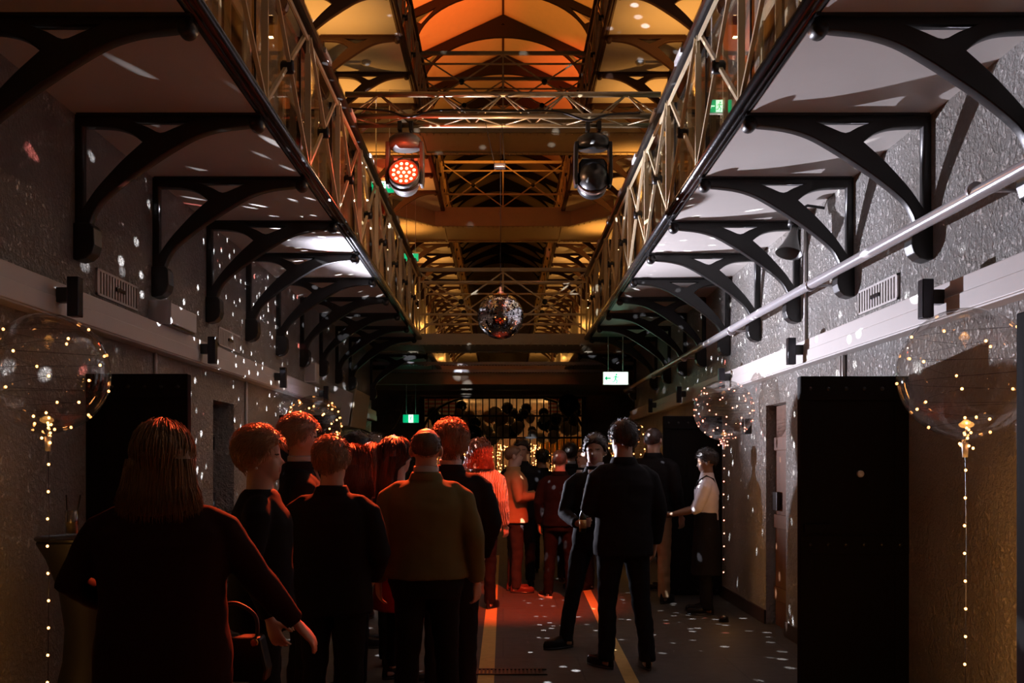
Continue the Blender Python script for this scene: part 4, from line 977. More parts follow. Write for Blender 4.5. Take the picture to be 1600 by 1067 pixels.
def hair_mesh(style, zc, s, HX, seed=0):
    """closed shell that rises out of the scalp above the hairline; longer styles add a fall of hair"""
    thick = {'short': 0.016, 'crop': 0.006, 'full': 0.026, 'bald': 0.005, 'bob': 0.024, 'long': 0.022, 'curly': 0.036, 'cap': 0.020}[style]
    def line(az):
        az = abs(az)
        pts = ((0.0, 0.66), (0.7, 0.55), (1.15, 0.25), (1.45, -0.12), (1.75, -0.20), (2.2, -0.46), (3.15, -0.66))
        if style == 'bald': pts = ((0.0, 1.9), (0.9, 1.3), (1.2, 0.50), (1.45, 0.10), (1.75, -0.10), (2.2, -0.40), (3.15, -0.60))
        if style in ('bob', 'long', 'curly'): pts = ((0.0, 0.62), (0.6, 0.50), (0.85, 0.0), (1.0, -0.7), (1.6, -1.0), (3.15, -1.0))
        for (a0, e0), (a1, e1) in zip(pts, pts[1:]):
            if az <= a1: return e0 + (e1 - e0) * (az - a0) / (a1 - a0)
        return pts[-1][1]
    def rf(d):
        az = math.atan2(d[0], d[1]); el = math.asin(max(-1, min(1, d[2])))
        m = sm(-0.06, 0.14, el - line(az))
        top = 1.0 + 0.5 * sm(0.3, 1.2, el) if style in ('full', 'short', 'cap') else 1.0
        if style == 'bald' and el > 0.75: m *= 1 - sm(0.75, 1.0, el) * 0.98
        n = noise.noise(Vector(d) * (9 if style == 'curly' else 5) + Vector((seed, 0, 0)))
        n2 = noise.noise(Vector((math.sin(az) * 26, math.cos(az) * 26, el * 4 + seed)))
        amp = 0.020 if style == 'curly' else 0.004
        return head_r(d, False) + m * (thick * top + amp * n + (0.008 if style == 'curly' else 0.0025) * n2) - (1 - m) * 0.016
    mb = MB(); star(mb, rf, 72, 48, None)
    drop = {'bob': 0.205, 'long': 0.43, 'curly': 0.15}.get(style)
    if drop:
        rs = []
        for i in range(12):
            u = i / 11; z = 0.035 - u * (drop + 0.035)
            wd = {'bob': 0.100 + 0.030 * u - 0.020 * sm(0.8, 1, u), 'long': 0.096 + 0.018 * u - 0.06 * sm(0.6, 1.0, u), 'curly': 0.105 + 0.035 * u}[style]
            dp = {'bob': 0.072 - 0.006 * u, 'long': 0.070 - 0.030 * u, 'curly': 0.085}[style]
            cyy = {'bob': -0.050, 'long': -0.048 - 0.055 * u, 'curly': -0.045}[style]
            ring = []
            for j in range(40):
                a = 2 * PI * j / 40; n = noise.noise(Vector((math.cos(a) * 7, math.sin(a) * 7 + seed, z * (14 if style == 'curly' else 3))))
                k = 1 + (0.20 if style == 'curly' else 0.07) * n; yy = dp * math.sin(a) * k
                if yy > 0.02: yy = 0.02 + (yy - 0.02) * 0.4
                ring.append((wd * math.cos(a) * k, cyy + yy, z))
            rs.append(ring)
        mb.rings(rs)
        me = fuse(mb, 0.009, 2)
        bm = bmesh.new(); bm.from_mesh(me)
        for v in bm.verts:
            az = math.atan2(v.co.x, v.co.y)
            v.co += Vector((v.co.x, v.co.y, 0)).normalized() * (0.005 if style != 'curly' else 0.014) * noise.noise(Vector((math.sin(az) * 22, math.cos(az) * 22, v.co.z * (30 if style == 'curly' else 5) + seed)))
        bm.to_mesh(me); bm.free()
    else:
        me = mb.mesh('hair', True)
    me.polygons.foreach_set('use_smooth', [True] * len(me.polygons))
    me.transform(Matrix.Translation((0, 0, zc)) @ HX @ Matrix.Scale(s, 4))
    return me

def strands(style, zc, s, HX, count, seed):
    """fine locks lying over the hair shell, so that the outline is soft"""
    R_ = random.Random(seed); mb = MB(); X = Matrix.Translation((0, 0, zc)) @ HX @ Matrix.Scale(s, 4)
    longd = {'bob': 0.215, 'long': 0.44, 'curly': 0.165}.get(style)
    base = {'short': 0.024, 'crop': 0.009, 'full': 0.037, 'bald': 0.006, 'bob': 0.030, 'long': 0.026, 'curly': 0.045, 'cap': 0.029}[style]
    for n in range(count):
        az = R_.uniform(-PI, PI); el = math.asin(R_.uniform(-0.55, 1.0))
        if longd:
            if abs(az) < 0.95 and el < 0.55: continue
            u0 = max(0.0, el); pts = []; wob = R_.uniform(0, 6); lift = R_.uniform(-0.004, 0.007); end = longd * R_.uniform(0.72, 1.04)
            for k in range(8):
                u = k / 7; e2 = el - u * (el + 0.15) if el > -0.15 else el
                if u < 0.45 and el > -0.1:
                    e3 = el * (1 - u / 0.45); d = Vector((math.cos(e3) * math.sin(az), math.cos(e3) * math.cos(az), math.sin(e3)))
                    p = d * (head_r(d, False) + base + lift)
                else:
                    q = (u - 0.45) / 0.55 if el > -0.1 else u
                    wd = {'bob': 0.104 + 0.030 * q, 'long': 0.100 - 0.02 * q, 'curly': 0.112 + 0.035 * q}[style] + lift
                    dp = {'bob': 0.076, 'long': 0.074 - 0.02 * q, 'curly': 0.092}[style]; cyy = {'bob': -0.048, 'long': -0.045 - 0.05 * q, 'curly': -0.043}[style]
                    y = dp * math.cos(az)
                    if y > 0.02: y = 0.02 + (y - 0.02) * 0.4
                    p = Vector((wd * math.sin(az) * 1.02, cyy + y, -q * end))
                if style == 'curly': p = p + Vector((math.sin(u * 22 + wob), math.cos(u * 22 + wob), math.sin(u * 15 + wob))) * 0.011
                else: p = p + Vector((math.sin(u * 5 + wob), math.cos(u * 4 + wob), 0)) * 0.0035
                if style == 'bob' and u > 0.85: p = p + Vector((math.sin(az), math.cos(az), 0)) * 0.010 * R_.uniform(-0.5, 1.2)
                pts.append(X @ p)
            r0 = 0.0026 * s
        else:
            ln = {0: 0.66, 1: 0.55}
            lim = 0.60 - 0.62 * sm(0.6, 1.5, abs(az)) - 0.55 * sm(1.6, 3.0, abs(az))
            if style == 'bald': lim = (1.6 if abs(az) < 1.0 else 0.30 - 0.85 * sm(1.2, 3.0, abs(az)))
            if el < lim or (style == 'bald' and el > 0.72): continue
            d = Vector((math.cos(el) * math.sin(az), math.cos(el) * math.cos(az), math.sin(el)))
            fl = Vector((0, 0, -1)) + Vector((R_.uniform(-0.5, 0.5), R_.uniform(-0.4, 0.4) - (0.7 if el > 0.5 else 0.1), 0)); fl = (fl - d * fl.dot(d)).normalized()
            L = {'short': 0.030, 'crop': 0.010, 'full': 0.050, 'bald': 0.010, 'cap': 0.042}[style] * R_.uniform(0.6, 1.3)
            th = base * (1 + 0.5 * sm(0.3, 1.2, el) if style in ('full', 'short', 'cap') else 1.0)
            pts = []
            for k in range(4):
                u = k / 3; dd = (d + fl * (L * u / 0.11)).normalized(); pts.append(X @ (dd * (head_r(dd, False) + th * (0.55 + 0.45 * min(1, 2 * u)) + R_.uniform(-0.001, 0.0045) * (1 if style != 'crop' else 0.4))))
            r0 = (0.0021 if style not in ('crop', 'bald') else 0.0012) * s
        mb.tube(pts, [r0 * (1.0 - 0.75 * (k / (len(pts) - 1)) ** 2) for k in range(len(pts))], 3)
    return mb.mesh('strands', True, False)
HANG = ((0.235, -0.03, 1.13), (0.245, 0.06, 0.88))
def person(label, x, y, H, yaw, hair, hcol, skin='fair', top='jacket', tcol=(0.012, 0.012, 0.014), bottom='trousers', bcol=(0.010, 0.010, 0.012),
           arms=(None, None), hyaw=0, hpitch=0, wide=1.0, deep=1.0, feet=None, voxel=0.009, scol=None, hands=(None, None), hem=0.80, face=False,
           shoe=(0.012, 0.010, 0.010), sole=None, seed=0, earring=False, glasses=False, apron=None, lean=0.0, rough=0.8, knit=False, curls=(0.4, 0.4)):
    s = H / 1.75; t = thing('person', label, 'person', (x, y, 0), math.radians(yaw))
    R_ = random.Random(seed + int(x * 100) + int(y * 10))
    S = lambda p: Vector((p[0] * s, p[1] * s, p[2] * s))
    zc = 1.622 * s; hs = s * 1.07
    HX = (Matrix.Rotation(math.radians(hyaw), 4, 'Z') @ Matrix.Rotation(math.radians(hpitch), 4, 'X'))
    hx = Matrix.Translation((0, 0, zc)) @ HX @ Matrix.Scale(hs, 4)
    feet = feet or ((-0.105, 0.0, 8), (0.105, 0.02, -8))
    A = []
    for k, sd in ((0, -1), (1, 1)):
        e, w_ = arms[k] if arms[k] else HANG
        if not arms[k]: e, w_ = (sd * e[0], e[1], e[2]), (sd * w_[0], w_[1], w_[2])
        shx = sd * 0.176 * (0.55 + 0.45 * wide)
        if not arms[k]: e = (e[0] + sd * 0.2 * (wide - 1), e[1], e[2]); w_ = (w_[0] + sd * 0.2 * (wide - 1), w_[1], w_[2])
        A.append((Vector((shx, 0, 1.378)), Vector(e), Vector(w_)))
    # the body, one continuous skin
    b = MB()
    tors = [(0.82, .14, .09, 0), (0.92, .165, .105, 0), (1.0, .155, .10, 0), (1.08, .145, .095, 0.005), (1.2, .155, .10, 0.005), (1.3, .17, .105, 0), (1.36, .165, .09, -0.005), (1.41, .115, .068, -0.01), (1.45, .072, .064, -0.008), (1.52, .062, .065, -0.004), (1.60, .060, .064, 0.004)]
    b.rings([oval(z * s, rx * wide * s if z < 1.45 else rx * s, ry * deep * s if z < 1.45 else ry * s, cy * s) for z, rx, ry, cy in tors])
    star(b, lambda d: head_r(d), 64, 48, hx)
    for sd in (-1, 1):
        q = MB().ball((0, 0, 0), (0.011, 0.024, 0.032), 10, 8)
        b.add([hx @ (Matrix.Rotation(sd * 0.35, 3, 'Z') @ Vector(v) + Vector((sd * 0.078, -0.012, -0.008))) for v in q.v], q.f)
    for k, sd in ((0, -1), (1, 1)):
        sh, e, w_ = A[k]
        b.tube([S(sh), S(sh.lerp(e, 0.5)), S(e), S(e.lerp(w_, 0.4)), S(w_)], [0.040 * s, 0.041 * s, 0.036 * s, 0.036 * s, 0.025 * s], 12)
        fd = (w_ - e).normalized(); hd = hands[k] or {}
        hand(b, S(w_ + fd * 0.015), hd.get('f', fd), hd.get('pn', (-sd * 0.85, 0.5, 0)), s, hd.get('t', sd * (1 if True else 1)) if 't' in hd else (1 if Vector(hd.get('f', fd)).cross(Vector(hd.get('pn', (-sd * 0.85, 0.5, 0)))).dot(Vector((0, 1, 0.2))) > 0 else -1), curls[k] if not hd else hd.get('curl', 0.6))
    for (fx, fy, fr), sd in zip(feet, (-1, 1)):
        b.tube([S((sd * 0.085, 0, 0.88)), S((sd * 0.09 * 0.5 + fx * 0.5, fy * 0.5 + 0.015, 0.48)), S((fx, fy, 0.08))], [0.075 * s, 0.05 * s, 0.036 * s], 12)
        fd = Matrix.Rotation(math.radians(fr), 3, 'Z') @ Vector((0, 1, 0)); p0 = Vector((fx, fy, 0.04))
        b.tube([S(p0 - fd * 0.05), S(p0), S(p0 + fd * 0.10), S(p0 + fd * 0.16)], [0.028 * s, 0.034 * s, 0.028 * s, 0.018 * s], 10)
    me = fuse(b, voxel * s, 1)
    me.materials.append(SKIN[skin]); me.materials.append(LIPS); me.materials.append(BROW)
    inv = hx.inverted()
    for p in me.polygons:
        if p.center.z > 1.5 * s:
            c = inv @ p.center; r = c.length
            if r < 0.16 and c.y > 0.03:
                d = c / r; az = math.atan2(d.x, d.y); el = math.asin(d.z)
                if abs(az) < 0.27 and -0.66 < el < -0.46: p.material_index = 1
                elif 0.16 < abs(az) < 0.62 and 0.13 < el < 0.215: p.material_index = 2
    link('body', me, None, t)
    if face:
        for sd in (-1, 1):
            d = Vector((math.sin(sd * 0.345), math.cos(0.345), 0.03)).normalized(); p = d * (head_r(d) - 0.0065)
            e = MB().ball(tuple(hx @ p), 0.0115 * s, 12, 10).build('eye', M['eyeball'], t, True)
            q = p + Vector((0, 0.0078, 0)); MB().ball(tuple(hx @ q), 0.0058 * s, 10, 8).build('iris', M['pupil'], e, True)
    hm = hair_mesh(hair, zc, hs, HX, seed + R_.random() * 9)
    st = strands(hair, zc, hs, HX, (1500 if y < 7 else 500), seed)
    bm = bmesh.new(); bm.from_mesh(hm); bm.from_mesh(st); bm.to_mesh(hm); bm.free(); bpy.data.meshes.remove(st)
    hm.polygons.foreach_set('use_smooth', [True] * len(hm.polygons))
    link('hair', hm, hair_mat(hcol), t)
    if glasses:
        g = MB()
        for sd in (-1, 1):
            ring = [hx @ Vector((sd * 0.034 + 0.026 * math.cos(a), 0.100, 0.004 + 0.019 * math.sin(a))) for a in [2 * PI * i / 20 for i in range(21)]]
            g.tube(ring, 0.0022 * s, 5); g.tube([hx @ Vector((sd * 0.060, 0.098, 0.008)), hx @ Vector((sd * 0.080, 0.0, 0.008))], 0.002 * s, 5)
        g.tube([hx @ Vector((-0.01, 0.102, 0.006)), hx @ Vector((0.01, 0.102, 0.006))], 0.002 * s, 5); g.build('glasses', M['black'], t)
    if earring: MB().ball(tuple(hx @ Vector((0.088, -0.012, -0.048))), 0.007 * s, 8, 6).build('earring', M['white'], t, True)
    # clothes
    cr = (6, 6, 11, R_.random() * 40); tm_ = cloth(tcol, rough, knit); bm_c = cloth(bcol)
    j = MB(); kw, kd = wide, deep
    prof = {'jacket': [(hem, .196, .135), (0.9, .192, .135), (1.0, .182, .128), (1.1, .176, .126), (1.2, .186, .130), (1.3, .198, .132), (1.355, .192, .118), (1.41, .160, .094), (1.45, .108, .080), (1.475, .082, .079), (1.488, .077, .077)],
            'sweater': [(hem, .186, .128), (0.9, .19, .135), (1.0, .178, .126), (1.1, .170, .120), (1.2, .178, .124), (1.3, .186, .125), (1.355, .182, .110), (1.405, .150, .087), (1.445, .104, .076), (1.47, .080, .074)],
            'shirt': [(hem, .172, .118), (1.0, .168, .115), (1.1, .165, .113), (1.2, .172, .116), (1.3, .184, .122), (1.355, .182, .108), (1.405, .150, .086), (1.445, .102, .076), (1.485, .074, .074), (1.51, .070, .072)],
            'dress': [(0.52, .23, .17), (0.7, .215, .155), (0.9, .185, .13), (1.02, .155, .11), (1.1, .148, .105), (1.2, .158, .12), (1.3, .172, .125), (1.355, .168, .105), (1.405, .138, .084), (1.445, .098, .075)]}[top]
    if top == 'jacket' and hem < 0.75: prof = [(hem, .215, .15)] + prof[1:]
    if knit: prof = [(hem, .215, .16), (0.9, .22, .165), (1.1, .21, .155), (1.25, .212, .15), (1.345, .205, .135), (1.405, .165, .10), (1.45, .11, .085), (1.48, .085, .08)]
    prof = [prof[0]] + [p for p in prof[1:] if p[0] > hem + 0.03]
    j.rings([oval(z * s, rx * kw * s if z < 1.45 else rx * s, ry * kd * s if z < 1.45 else ry * s, (-0.006 if z > 1.4 else 0) * s) for z, rx, ry in prof])
    sl = {'jacket': (0.080, 0.070, 0.060, 0.054, 0.047), 'sweater': (0.072, 0.064, 0.055, 0.050, 0.038), 'shirt': (0.070, 0.064, 0.056, 0.050, 0.042), 'dress': (0.066, 0.058, 0.050, 0.045, 0.036)}[top]
    if knit: sl = (0.095, 0.088, 0.076, 0.066, 0.05)
    for k in (0, 1):
        sh, e, w_ = A[k]; end = w_ if not apron else e.lerp(w_, 0.18)
        q = 0.75 + 0.25 * wide
        a0 = Vector((sh.x * 0.30, -0.005, 1.412)); a1 = Vector((sh.x * 0.74, -0.003, 1.385)); a2 = sh.lerp(e, 0.14) + Vector((0, 0, -0.004))
        j.tube([S(a0), S(a1), S(a2), S(sh.lerp(e, 0.55)), S(e), S(e.lerp(end, 0.5)), S(end)], [0.045 * s * q, sl[0] * 0.86 * s * q, sl[0] * 0.96 * s * q] + [r * s * q for r in sl[1:]], 16)
    jm = fuse(j, max(voxel * 1.25, 0.010) * s, 3, cr, 0.006 * s); jm.materials.append(tm_)
    nm = {'jacket': 'jacket', 'sweater': 'cardigan' if knit else 'sweater', 'shirt': 'shirt', 'dress': 'dress'}[top]
    jo = link(nm, jm, None, t)
    if top == 'jacket':
        c = MB()
        c.rings([oval(1.455 * s, .100 * s, .086 * s, -0.008 * s), oval(1.49 * s, .085 * s, .083 * s, -0.006 * s), oval(1.50 * s, .079 * s, .079 * s, -0.004 * s), oval(1.48 * s, .072 * s, .074 * s, 0)], False)
        c.build('collar', tm_, jo, True)
    if scol:
        c = MB(); c.rings([oval(1.47 * s, .070 * s, .072 * s, -0.002 * s), oval(1.525 * s, .071 * s, .075 * s, 0.0), oval(1.533 * s, .068 * s, .072 * s, 0.0), oval(1.47 * s, .064 * s, .066 * s, 0)], False)
        c.build('shirt_collar', cloth(scol, 0.7), t, True)
        if face:
            ps = sorted(prof); rows = []
            for q in range(12):
                z = 1.470 - q * 0.034; hw = 0.056 - 0.050 * (q / 11); rx, ry = 0.08, 0.08
                for (z0, rx0, ry0), (z1, rx1, ry1) in zip(ps, ps[1:]):
                    if z0 <= z <= z1: f_ = (z - z0) / (z1 - z0); rx = (rx0 + (rx1 - rx0) * f_) * kw; ry = (ry0 + (ry1 - ry0) * f_) * kd; break
                row = [(hw * u, ry * (1 - min(0.95, abs(hw * u) / rx) ** 2.3) ** (1 / 2.3) + 0.009 - (0.004 if u == 0 else 0), z) for u in (-1, -0.5, 0, 0.5, 1)]
                row += [(p_[0], p_[1] - 0.02, p_[2]) for p_ in row[::-1]]
                rows.append([S(p_) for p_ in row])
            MB().rings(rows).build('shirt_front', cloth(scol, 0.7), t, True)
    if bottom == 'trousers':
        g = MB(); g.rings([oval(z * s, rx * kw * s, ry * kd * s) for z, rx, ry in ((0.79, .165, .115), (0.88, .182, .125), (0.97, .172, .120), (1.02, .165, .115))])
        for (fx, fy, fr), sd in zip(feet, (-1, 1)):
            kx = (sd * 0.09 + fx) / 2 + sd * 0.005; ky = fy * 0.5 + 0.018
            g.tube([S((sd * 0.088, 0, 0.90)), S((sd * 0.092 * 0.7 + fx * 0.3, fy * 0.25 + 0.01, 0.68)), S((kx, ky, 0.48)), S((kx * 0.4 + fx * 0.6, ky * 0.4 + fy * 0.6 - 0.012, 0.28)), S((fx, fy - 0.005, 0.055))],
                   [0.098 * s * (0.5 + 0.5 * kw), 0.086 * s, 0.068 * s, 0.063 * s, 0.060 * s], 16)
        gm = fuse(g, max(voxel * 1.25, 0.010) * s, 3, (9, 9, 13, R_.random() * 30), 0.007 * s); gm.materials.append(bm_c); link('trousers', gm, None, t)
    elif bottom == 'leggings':
        g = MB()
        for (fx, fy, fr), sd in zip(feet, (-1, 1)):
            g.tube([S((sd * 0.085, 0, 0.90)), S(((sd * 0.09 + fx) / 2, fy * 0.5 + 0.015, 0.48)), S((fx, fy, 0.09))], [0.085 * s, 0.056 * s, 0.042 * s], 14)
        gm = fuse(g, 0.011 * s, 2); gm.materials.append(bm_c); link('leggings', gm, None, t)
    for (fx, fy, fr), sd in zip(feet, (-1, 1)):
        q = MB(); n = 18
        out = [(0.045 * math.sin(a) * (1.0 if math.cos(a) > -0.3 else 0.85) * (1.05 if math.cos(a) > 0 else 0.9), 0.065 + 0.145 * math.cos(a)) for a in [2 * PI * i / n for i in range(n)]]
        def lay(k, z, zt=0): return [(u * k, (v - 0.05) * (0.5 + 0.5 * k) + 0.05, z + zt * max(0, -(v - 0.07))) for u, v in out]
        q.rings([lay(0.92, 0.012), lay(1.0, 0.02), lay(0.98, 0.045), lay(0.86, 0.066, 0.15), lay(0.55, 0.075, 0.45)])
        MR = Matrix.Translation(S((fx, fy, 0))) @ Matrix.Rotation(math.radians(fr), 4, 'Z') @ Matrix.Scale(s, 4)
        q.v = [MR @ Vector(v) for v in q.v]; so = q.build('shoe', cloth(shoe, 0.3), t, True)
        if sole:
            q = MB(); q.rings([lay(1.0, 0.0), lay(1.04, 0.004), lay(1.04, 0.026), lay(0.98, 0.03)]); q.v = [MR @ Vector(v) for v in q.v]; q.build('sole', cloth(sole, 0.5), so, True)
        else:
            q = MB(); q.rings([lay(0.94, 0.0), lay(0.98, 0.003), lay(0.96, 0.018)]); q.v = [MR @ Vector(v) for v in q.v]; q.build('sole', M['black'], so, True)
    if apron:
        a = MB()
        ri = []
        for z, rx, ry in ((0.42, .215, .165), (0.7, .20, .15), (0.95, .182, .132), (1.06, .176, .126), (1.09, .176, .124)): ri.append(oval(z * s, rx * s, ry * s))
        a.rings(ri)
        am = fuse(a, 0.012 * s, 2, (7, 7, 3, 5.0), 0.008 * s); am.materials.append(cloth(apron)); ao = link('apron', am, None, t)
        bb = []
        for z, hw in ((1.08, .12), (1.2, .115), (1.33, .095)):
            bb.append([S((hw * u, yy + 0.10 - 0.05 * abs(u) ** 2, z)) for u, yy in ((-1, 0.022), (-0.5, 0.03), (0, 0.034), (0.5, 0.03), (1, 0.022), (1, 0.008), (0, 0.012), (-1, 0.008))])
        MB().rings(bb).build('bib', cloth(apron), ao, True)
        for sd in (-1, 1): MB().tube([S(p) for p in ((sd * 0.09, 0.115, 1.33), (sd * 0.088, 0.085, 1.42), (sd * 0.08, 0.0, 1.472), (sd * 0.085, -0.07, 1.44), (sd * 0.04, -0.128, 1.25), (-sd * 0.04, -0.132, 1.09))], 0.010 * s, 8).build('strap', cloth(apron), ao, True)
    return t
def wx(px, d): return (px - CX) / F * d

DARK = (0.010, 0.009, 0.010)
p1 = person('woman seen from behind at front left, blonde bob and dark red sweater', wx(255, 3.7), 3.7, 1.72, 4, 'bob', (0.24, 0.14, 0.06), 'fair', 'sweater', (0.026, 0.007, 0.006), 'trousers', DARK,
       arms=(((-0.34, -0.02, 1.16), (-0.20, 0.22, 1.02)), ((0.34, 0.03, 1.17), (0.475, 0.12, 0.985))), wide=1.36, deep=1.35, voxel=0.007, hem=0.74, curls=(0.4, 0.25),
       hands=(None, {'f': (0.60, 0.35, -0.72), 'pn': (-0.7, 0.2, -0.6), 'curl': 0.28}), seed=1)
person('woman in profile with short blonde hair, dark top and earring', wx(408, 4.8), 4.8, 1.731, -82, 'cap', (0.40, 0.26, 0.14), 'fair', 'sweater', DARK, voxel=0.007, earring=True, face=True, wide=0.98, deep=1.25, seed=2)
person('tall grey-haired man in profile at left, dark suit and pale collar', wx(470, 6.0), 6.0, 1.852, -72, 'short', (0.34, 0.25, 0.18), 'fair', 'jacket', DARK, scol=(0.45, 0.42, 0.42), voxel=0.008, face=True, seed=3)
person('man seen from behind with short fair hair and black jacket', wx(519, 5.35), 5.35, 1.704, -4, 'short', (0.30, 0.19, 0.11), 'fair', 'jacket', DARK, wide=1.16, deep=1.15, voxel=0.008,
       arms=(((-0.26, -0.02, 1.12), (-0.18, 0.16, 0.98)), ((0.27, -0.02, 1.12), (0.20, 0.17, 0.98))), hyaw=-10, seed=4)
person('balding man from behind in an olive brown blazer, centre left', wx(666, 5.75), 5.75, 1.783, -2, 'bald', (0.10, 0.07, 0.05), 'fair', 'jacket', (0.135, 0.125, 0.055), bcol=DARK, scol=(0.55, 0.52, 0.50), hem=0.90,
       wide=1.18, deep=1.2, voxel=0.008, hyaw=4, hpitch=-4, feet=((-0.11, 0, 10), (0.125, 0.08, -14)), seed=5)
p6 = person('man from behind with wavy ginger-brown hair and black suit', wx(704, 6.6), 6.6, 1.83, -3, 'full', (0.26, 0.14, 0.07), 'fair', 'jacket', DARK, scol=(0.5, 0.46, 0.45), wide=1.12, deep=1.1, voxel=0.008,
       arms=(None, ((0.27, -0.02, 1.13), (0.20, 0.13, 0.92))), hyaw=6, seed=6)
person('curly red-haired woman in a long cream cable-knit cardigan', wx(750, 10.8), 10.8, 1.81, -16, 'curly', (0.20, 0.055, 0.025), 'fair', 'sweater', (0.62, 0.46, 0.36), knit=True, hem=0.80, bcol=DARK, wide=1.05, deep=1.1, seed=7)
p8 = person('man in profile in a tan jacket holding a beer bottle', wx(803, 12.2), 12.2, 1.79, -82, 'crop', (0.16, 0.08, 0.04), 'fair', 'jacket', (0.36, 0.20, 0.09), bcol=(0.03, 0.025, 0.025), hem=0.83, wide=1.1, deep=1.25, face=True,
       arms=(((-0.22, 0.06, 1.12), (-0.12, 0.28, 1.17)), ((0.25, 0.02, 1.12), (0.12, 0.24, 1.15))), hands=(None, {'f': (-0.45, 0.8, 0.25), 'pn': (-0.7, -0.5, 0.0), 'curl': 0.9}), shoe=(0.10, 0.03, 0.02), seed=8)
person('man from behind in a dark jacket and white-soled trainers', wx(875, 11.6), 11.6, 1.73, -12, 'crop', (0.13, 0.08, 0.05), 'fair', 'jacket', (0.004, 0.003, 0.003), bcol=(0.006, 0.0045, 0.004), hem=0.85,
       feet=((-0.14, 0, 40), (0.13, 0.0, -8)), sole=(0.7, 0.65, 0.6), wide=1.08, deep=1.1, seed=9)
p10 = person('man facing us in a dark suit and open white shirt, holding drinks', wx(930, 8.6), 8.6, 1.81, 172, 'short', (0.035, 0.025, 0.02), 'tan', 'jacket', DARK, scol=(0.50, 0.46, 0.48), face=True, voxel=0.008,
       arms=(((-0.24, 0.05, 1.13), (-0.05, 0.26, 1.17)), ((0.25, 0.06, 1.10), (0.13, 0.30, 1.04))), hands=({'f': (0.8, 0.3, 0.2), 'pn': (0.3, 0.0, -0.9), 'curl': 0.7}, {'f': (-0.6, 0.6, 0.1), 'pn': (-0.6, -0.6, 0.1), 'curl': 0.8}),
       hyaw=-6, feet=((-0.10, -0.1, 10), (0.24, 0.12, -55)), seed=10)
person('tall man in black from behind at right, facing the man with drinks', wx(974, 7.7), 7.7, 1.895, 14, 'short', (0.03, 0.02, 0.016), 'tan', 'jacket', DARK, wide=1.12, deep=1.15, voxel=0.008, hyaw=14, feet=((-0.13, 0.0, 20), (0.14, -0.1, -10)),
       arms=(((-0.25, 0.02, 1.13), (-0.17, 0.24, 1.12)), None), seed=11)
person('tall man in black top and tan trousers near the right wall', wx(1021, 11.25), 11.25, 1.975, -28, 'crop', (0.05, 0.03, 0.025), 'fair', 'jacket', DARK, bcol=(0.38, 0.24, 0.13), hem=0.86, wide=1.08, seed=12)
p13 = person('waiter in white shirt and black apron holding a small tray', wx(1104, 10.45), 10.45, 1.715, 78, 'short', (0.02, 0.015, 0.012), 'brown', 'shirt', (0.62, 0.58, 0.60), bcol=DARK, hem=0.95, face=True, apron=DARK, voxel=0.008,
       arms=(((-0.22, 0.10, 1.12), (-0.14, 0.36, 1.06)), ((0.22, 0.12, 1.12), (0.12, 0.37, 1.05))), hands=({'f': (0.1, 0.95, -0.1), 'pn': (0.3, 0, 1), 'curl': 0.35}, {'f': (-0.1, 0.95, -0.1), 'pn': (-0.3, 0, 1), 'curl': 0.35}), deep=1.1, seed=13, hpitch=-12)
person('bearded man in dark clothes in profile, far left group', wx(560, 8.6), 8.6, 1.83, -75, 'short', (0.02, 0.015, 0.012), 'tan', 'jacket', DARK, face=True, seed=14)
person('man with white-rimmed hair standing before the cool lamp', wx(586, 10.0), 10.0, 1.85, -20, 'short', (0.10, 0.07, 0.05), 'fair', 'jacket', DARK, seed=15)
p16 = person('woman from behind with long straight brown hair', wx(583, 7.75), 7.75, 1.72, -8, 'long', (0.15, 0.065, 0.03), 'fair', 'sweater', DARK, seed=16,
       arms=(None, ((0.24, 0.02, 1.13), (0.14, 0.24, 1.22))))
p17 = person('dark-haired woman in a red dress, half hidden by the blazer man', wx(620, 7.2), 7.2, 1.755, -62, 'long', (0.03, 0.016, 0.012), 'fair', 'dress', (0.32, 0.018, 0.02), 'leggings', DARK, voxel=0.008, face=True, wide=0.98,
       arms=(((-0.24, 0.03, 1.13), (-0.14, 0.22, 1.08)), ((0.24, -0.02, 1.12), (0.24, 0.1, 0.9))), seed=17)
person('man facing us behind the tan-jacketed man, dark coat', wx(815, 12.9), 12.9, 1.87, 175, 'short', (0.025, 0.018, 0.015), 'tan', 'jacket', DARK, face=True, seed=18)
person('dark-haired man from behind, between trainers man and glasses man', wx(891, 13.2), 13.2, 1.83, -10, 'short', (0.02, 0.015, 0.012), 'tan', 'jacket', DARK, scol=(0.3, 0.3, 0.32), seed=19)
person('man with glasses and white shirt, face lit red', wx(913, 12.5), 12.5, 1.775, 120, 'crop', (0.06, 0.035, 0.02), 'fair', 'jacket', DARK, scol=(0.6, 0.55, 0.58), face=True, glasses=True, seed=20)
person('woman in dark clothes whose face shows beside the man with glasses', wx(900, 13.9), 13.9, 1.71, 100, 'long', (0.04, 0.02, 0.012), 'fair', 'sweater', DARK, face=True, seed=21)
person('far dark-haired person in black before the fairy light curtain', wx(847, 14.4), 14.4, 1.76, 20, 'short', (0.015, 0.012, 0.01), 'tan', 'jacket', DARK, seed=22)
person('light-haired person behind the man in tan trousers', wx(1040, 12.4), 12.4, 1.80, 60, 'crop', (0.45, 0.36, 0.16), 'fair', 'jacket', DARK, face=True, seed=23)
person('woman looking left with a raised hand, far left group', wx(549, 6.85), 6.85, 1.69, 60, 'bob', (0.10, 0.04, 0.025), 'fair', 'sweater', DARK, face=True, seed=24,
       arms=(((-0.22, 0.10, 1.18), (-0.10, 0.20, 1.40)), None))
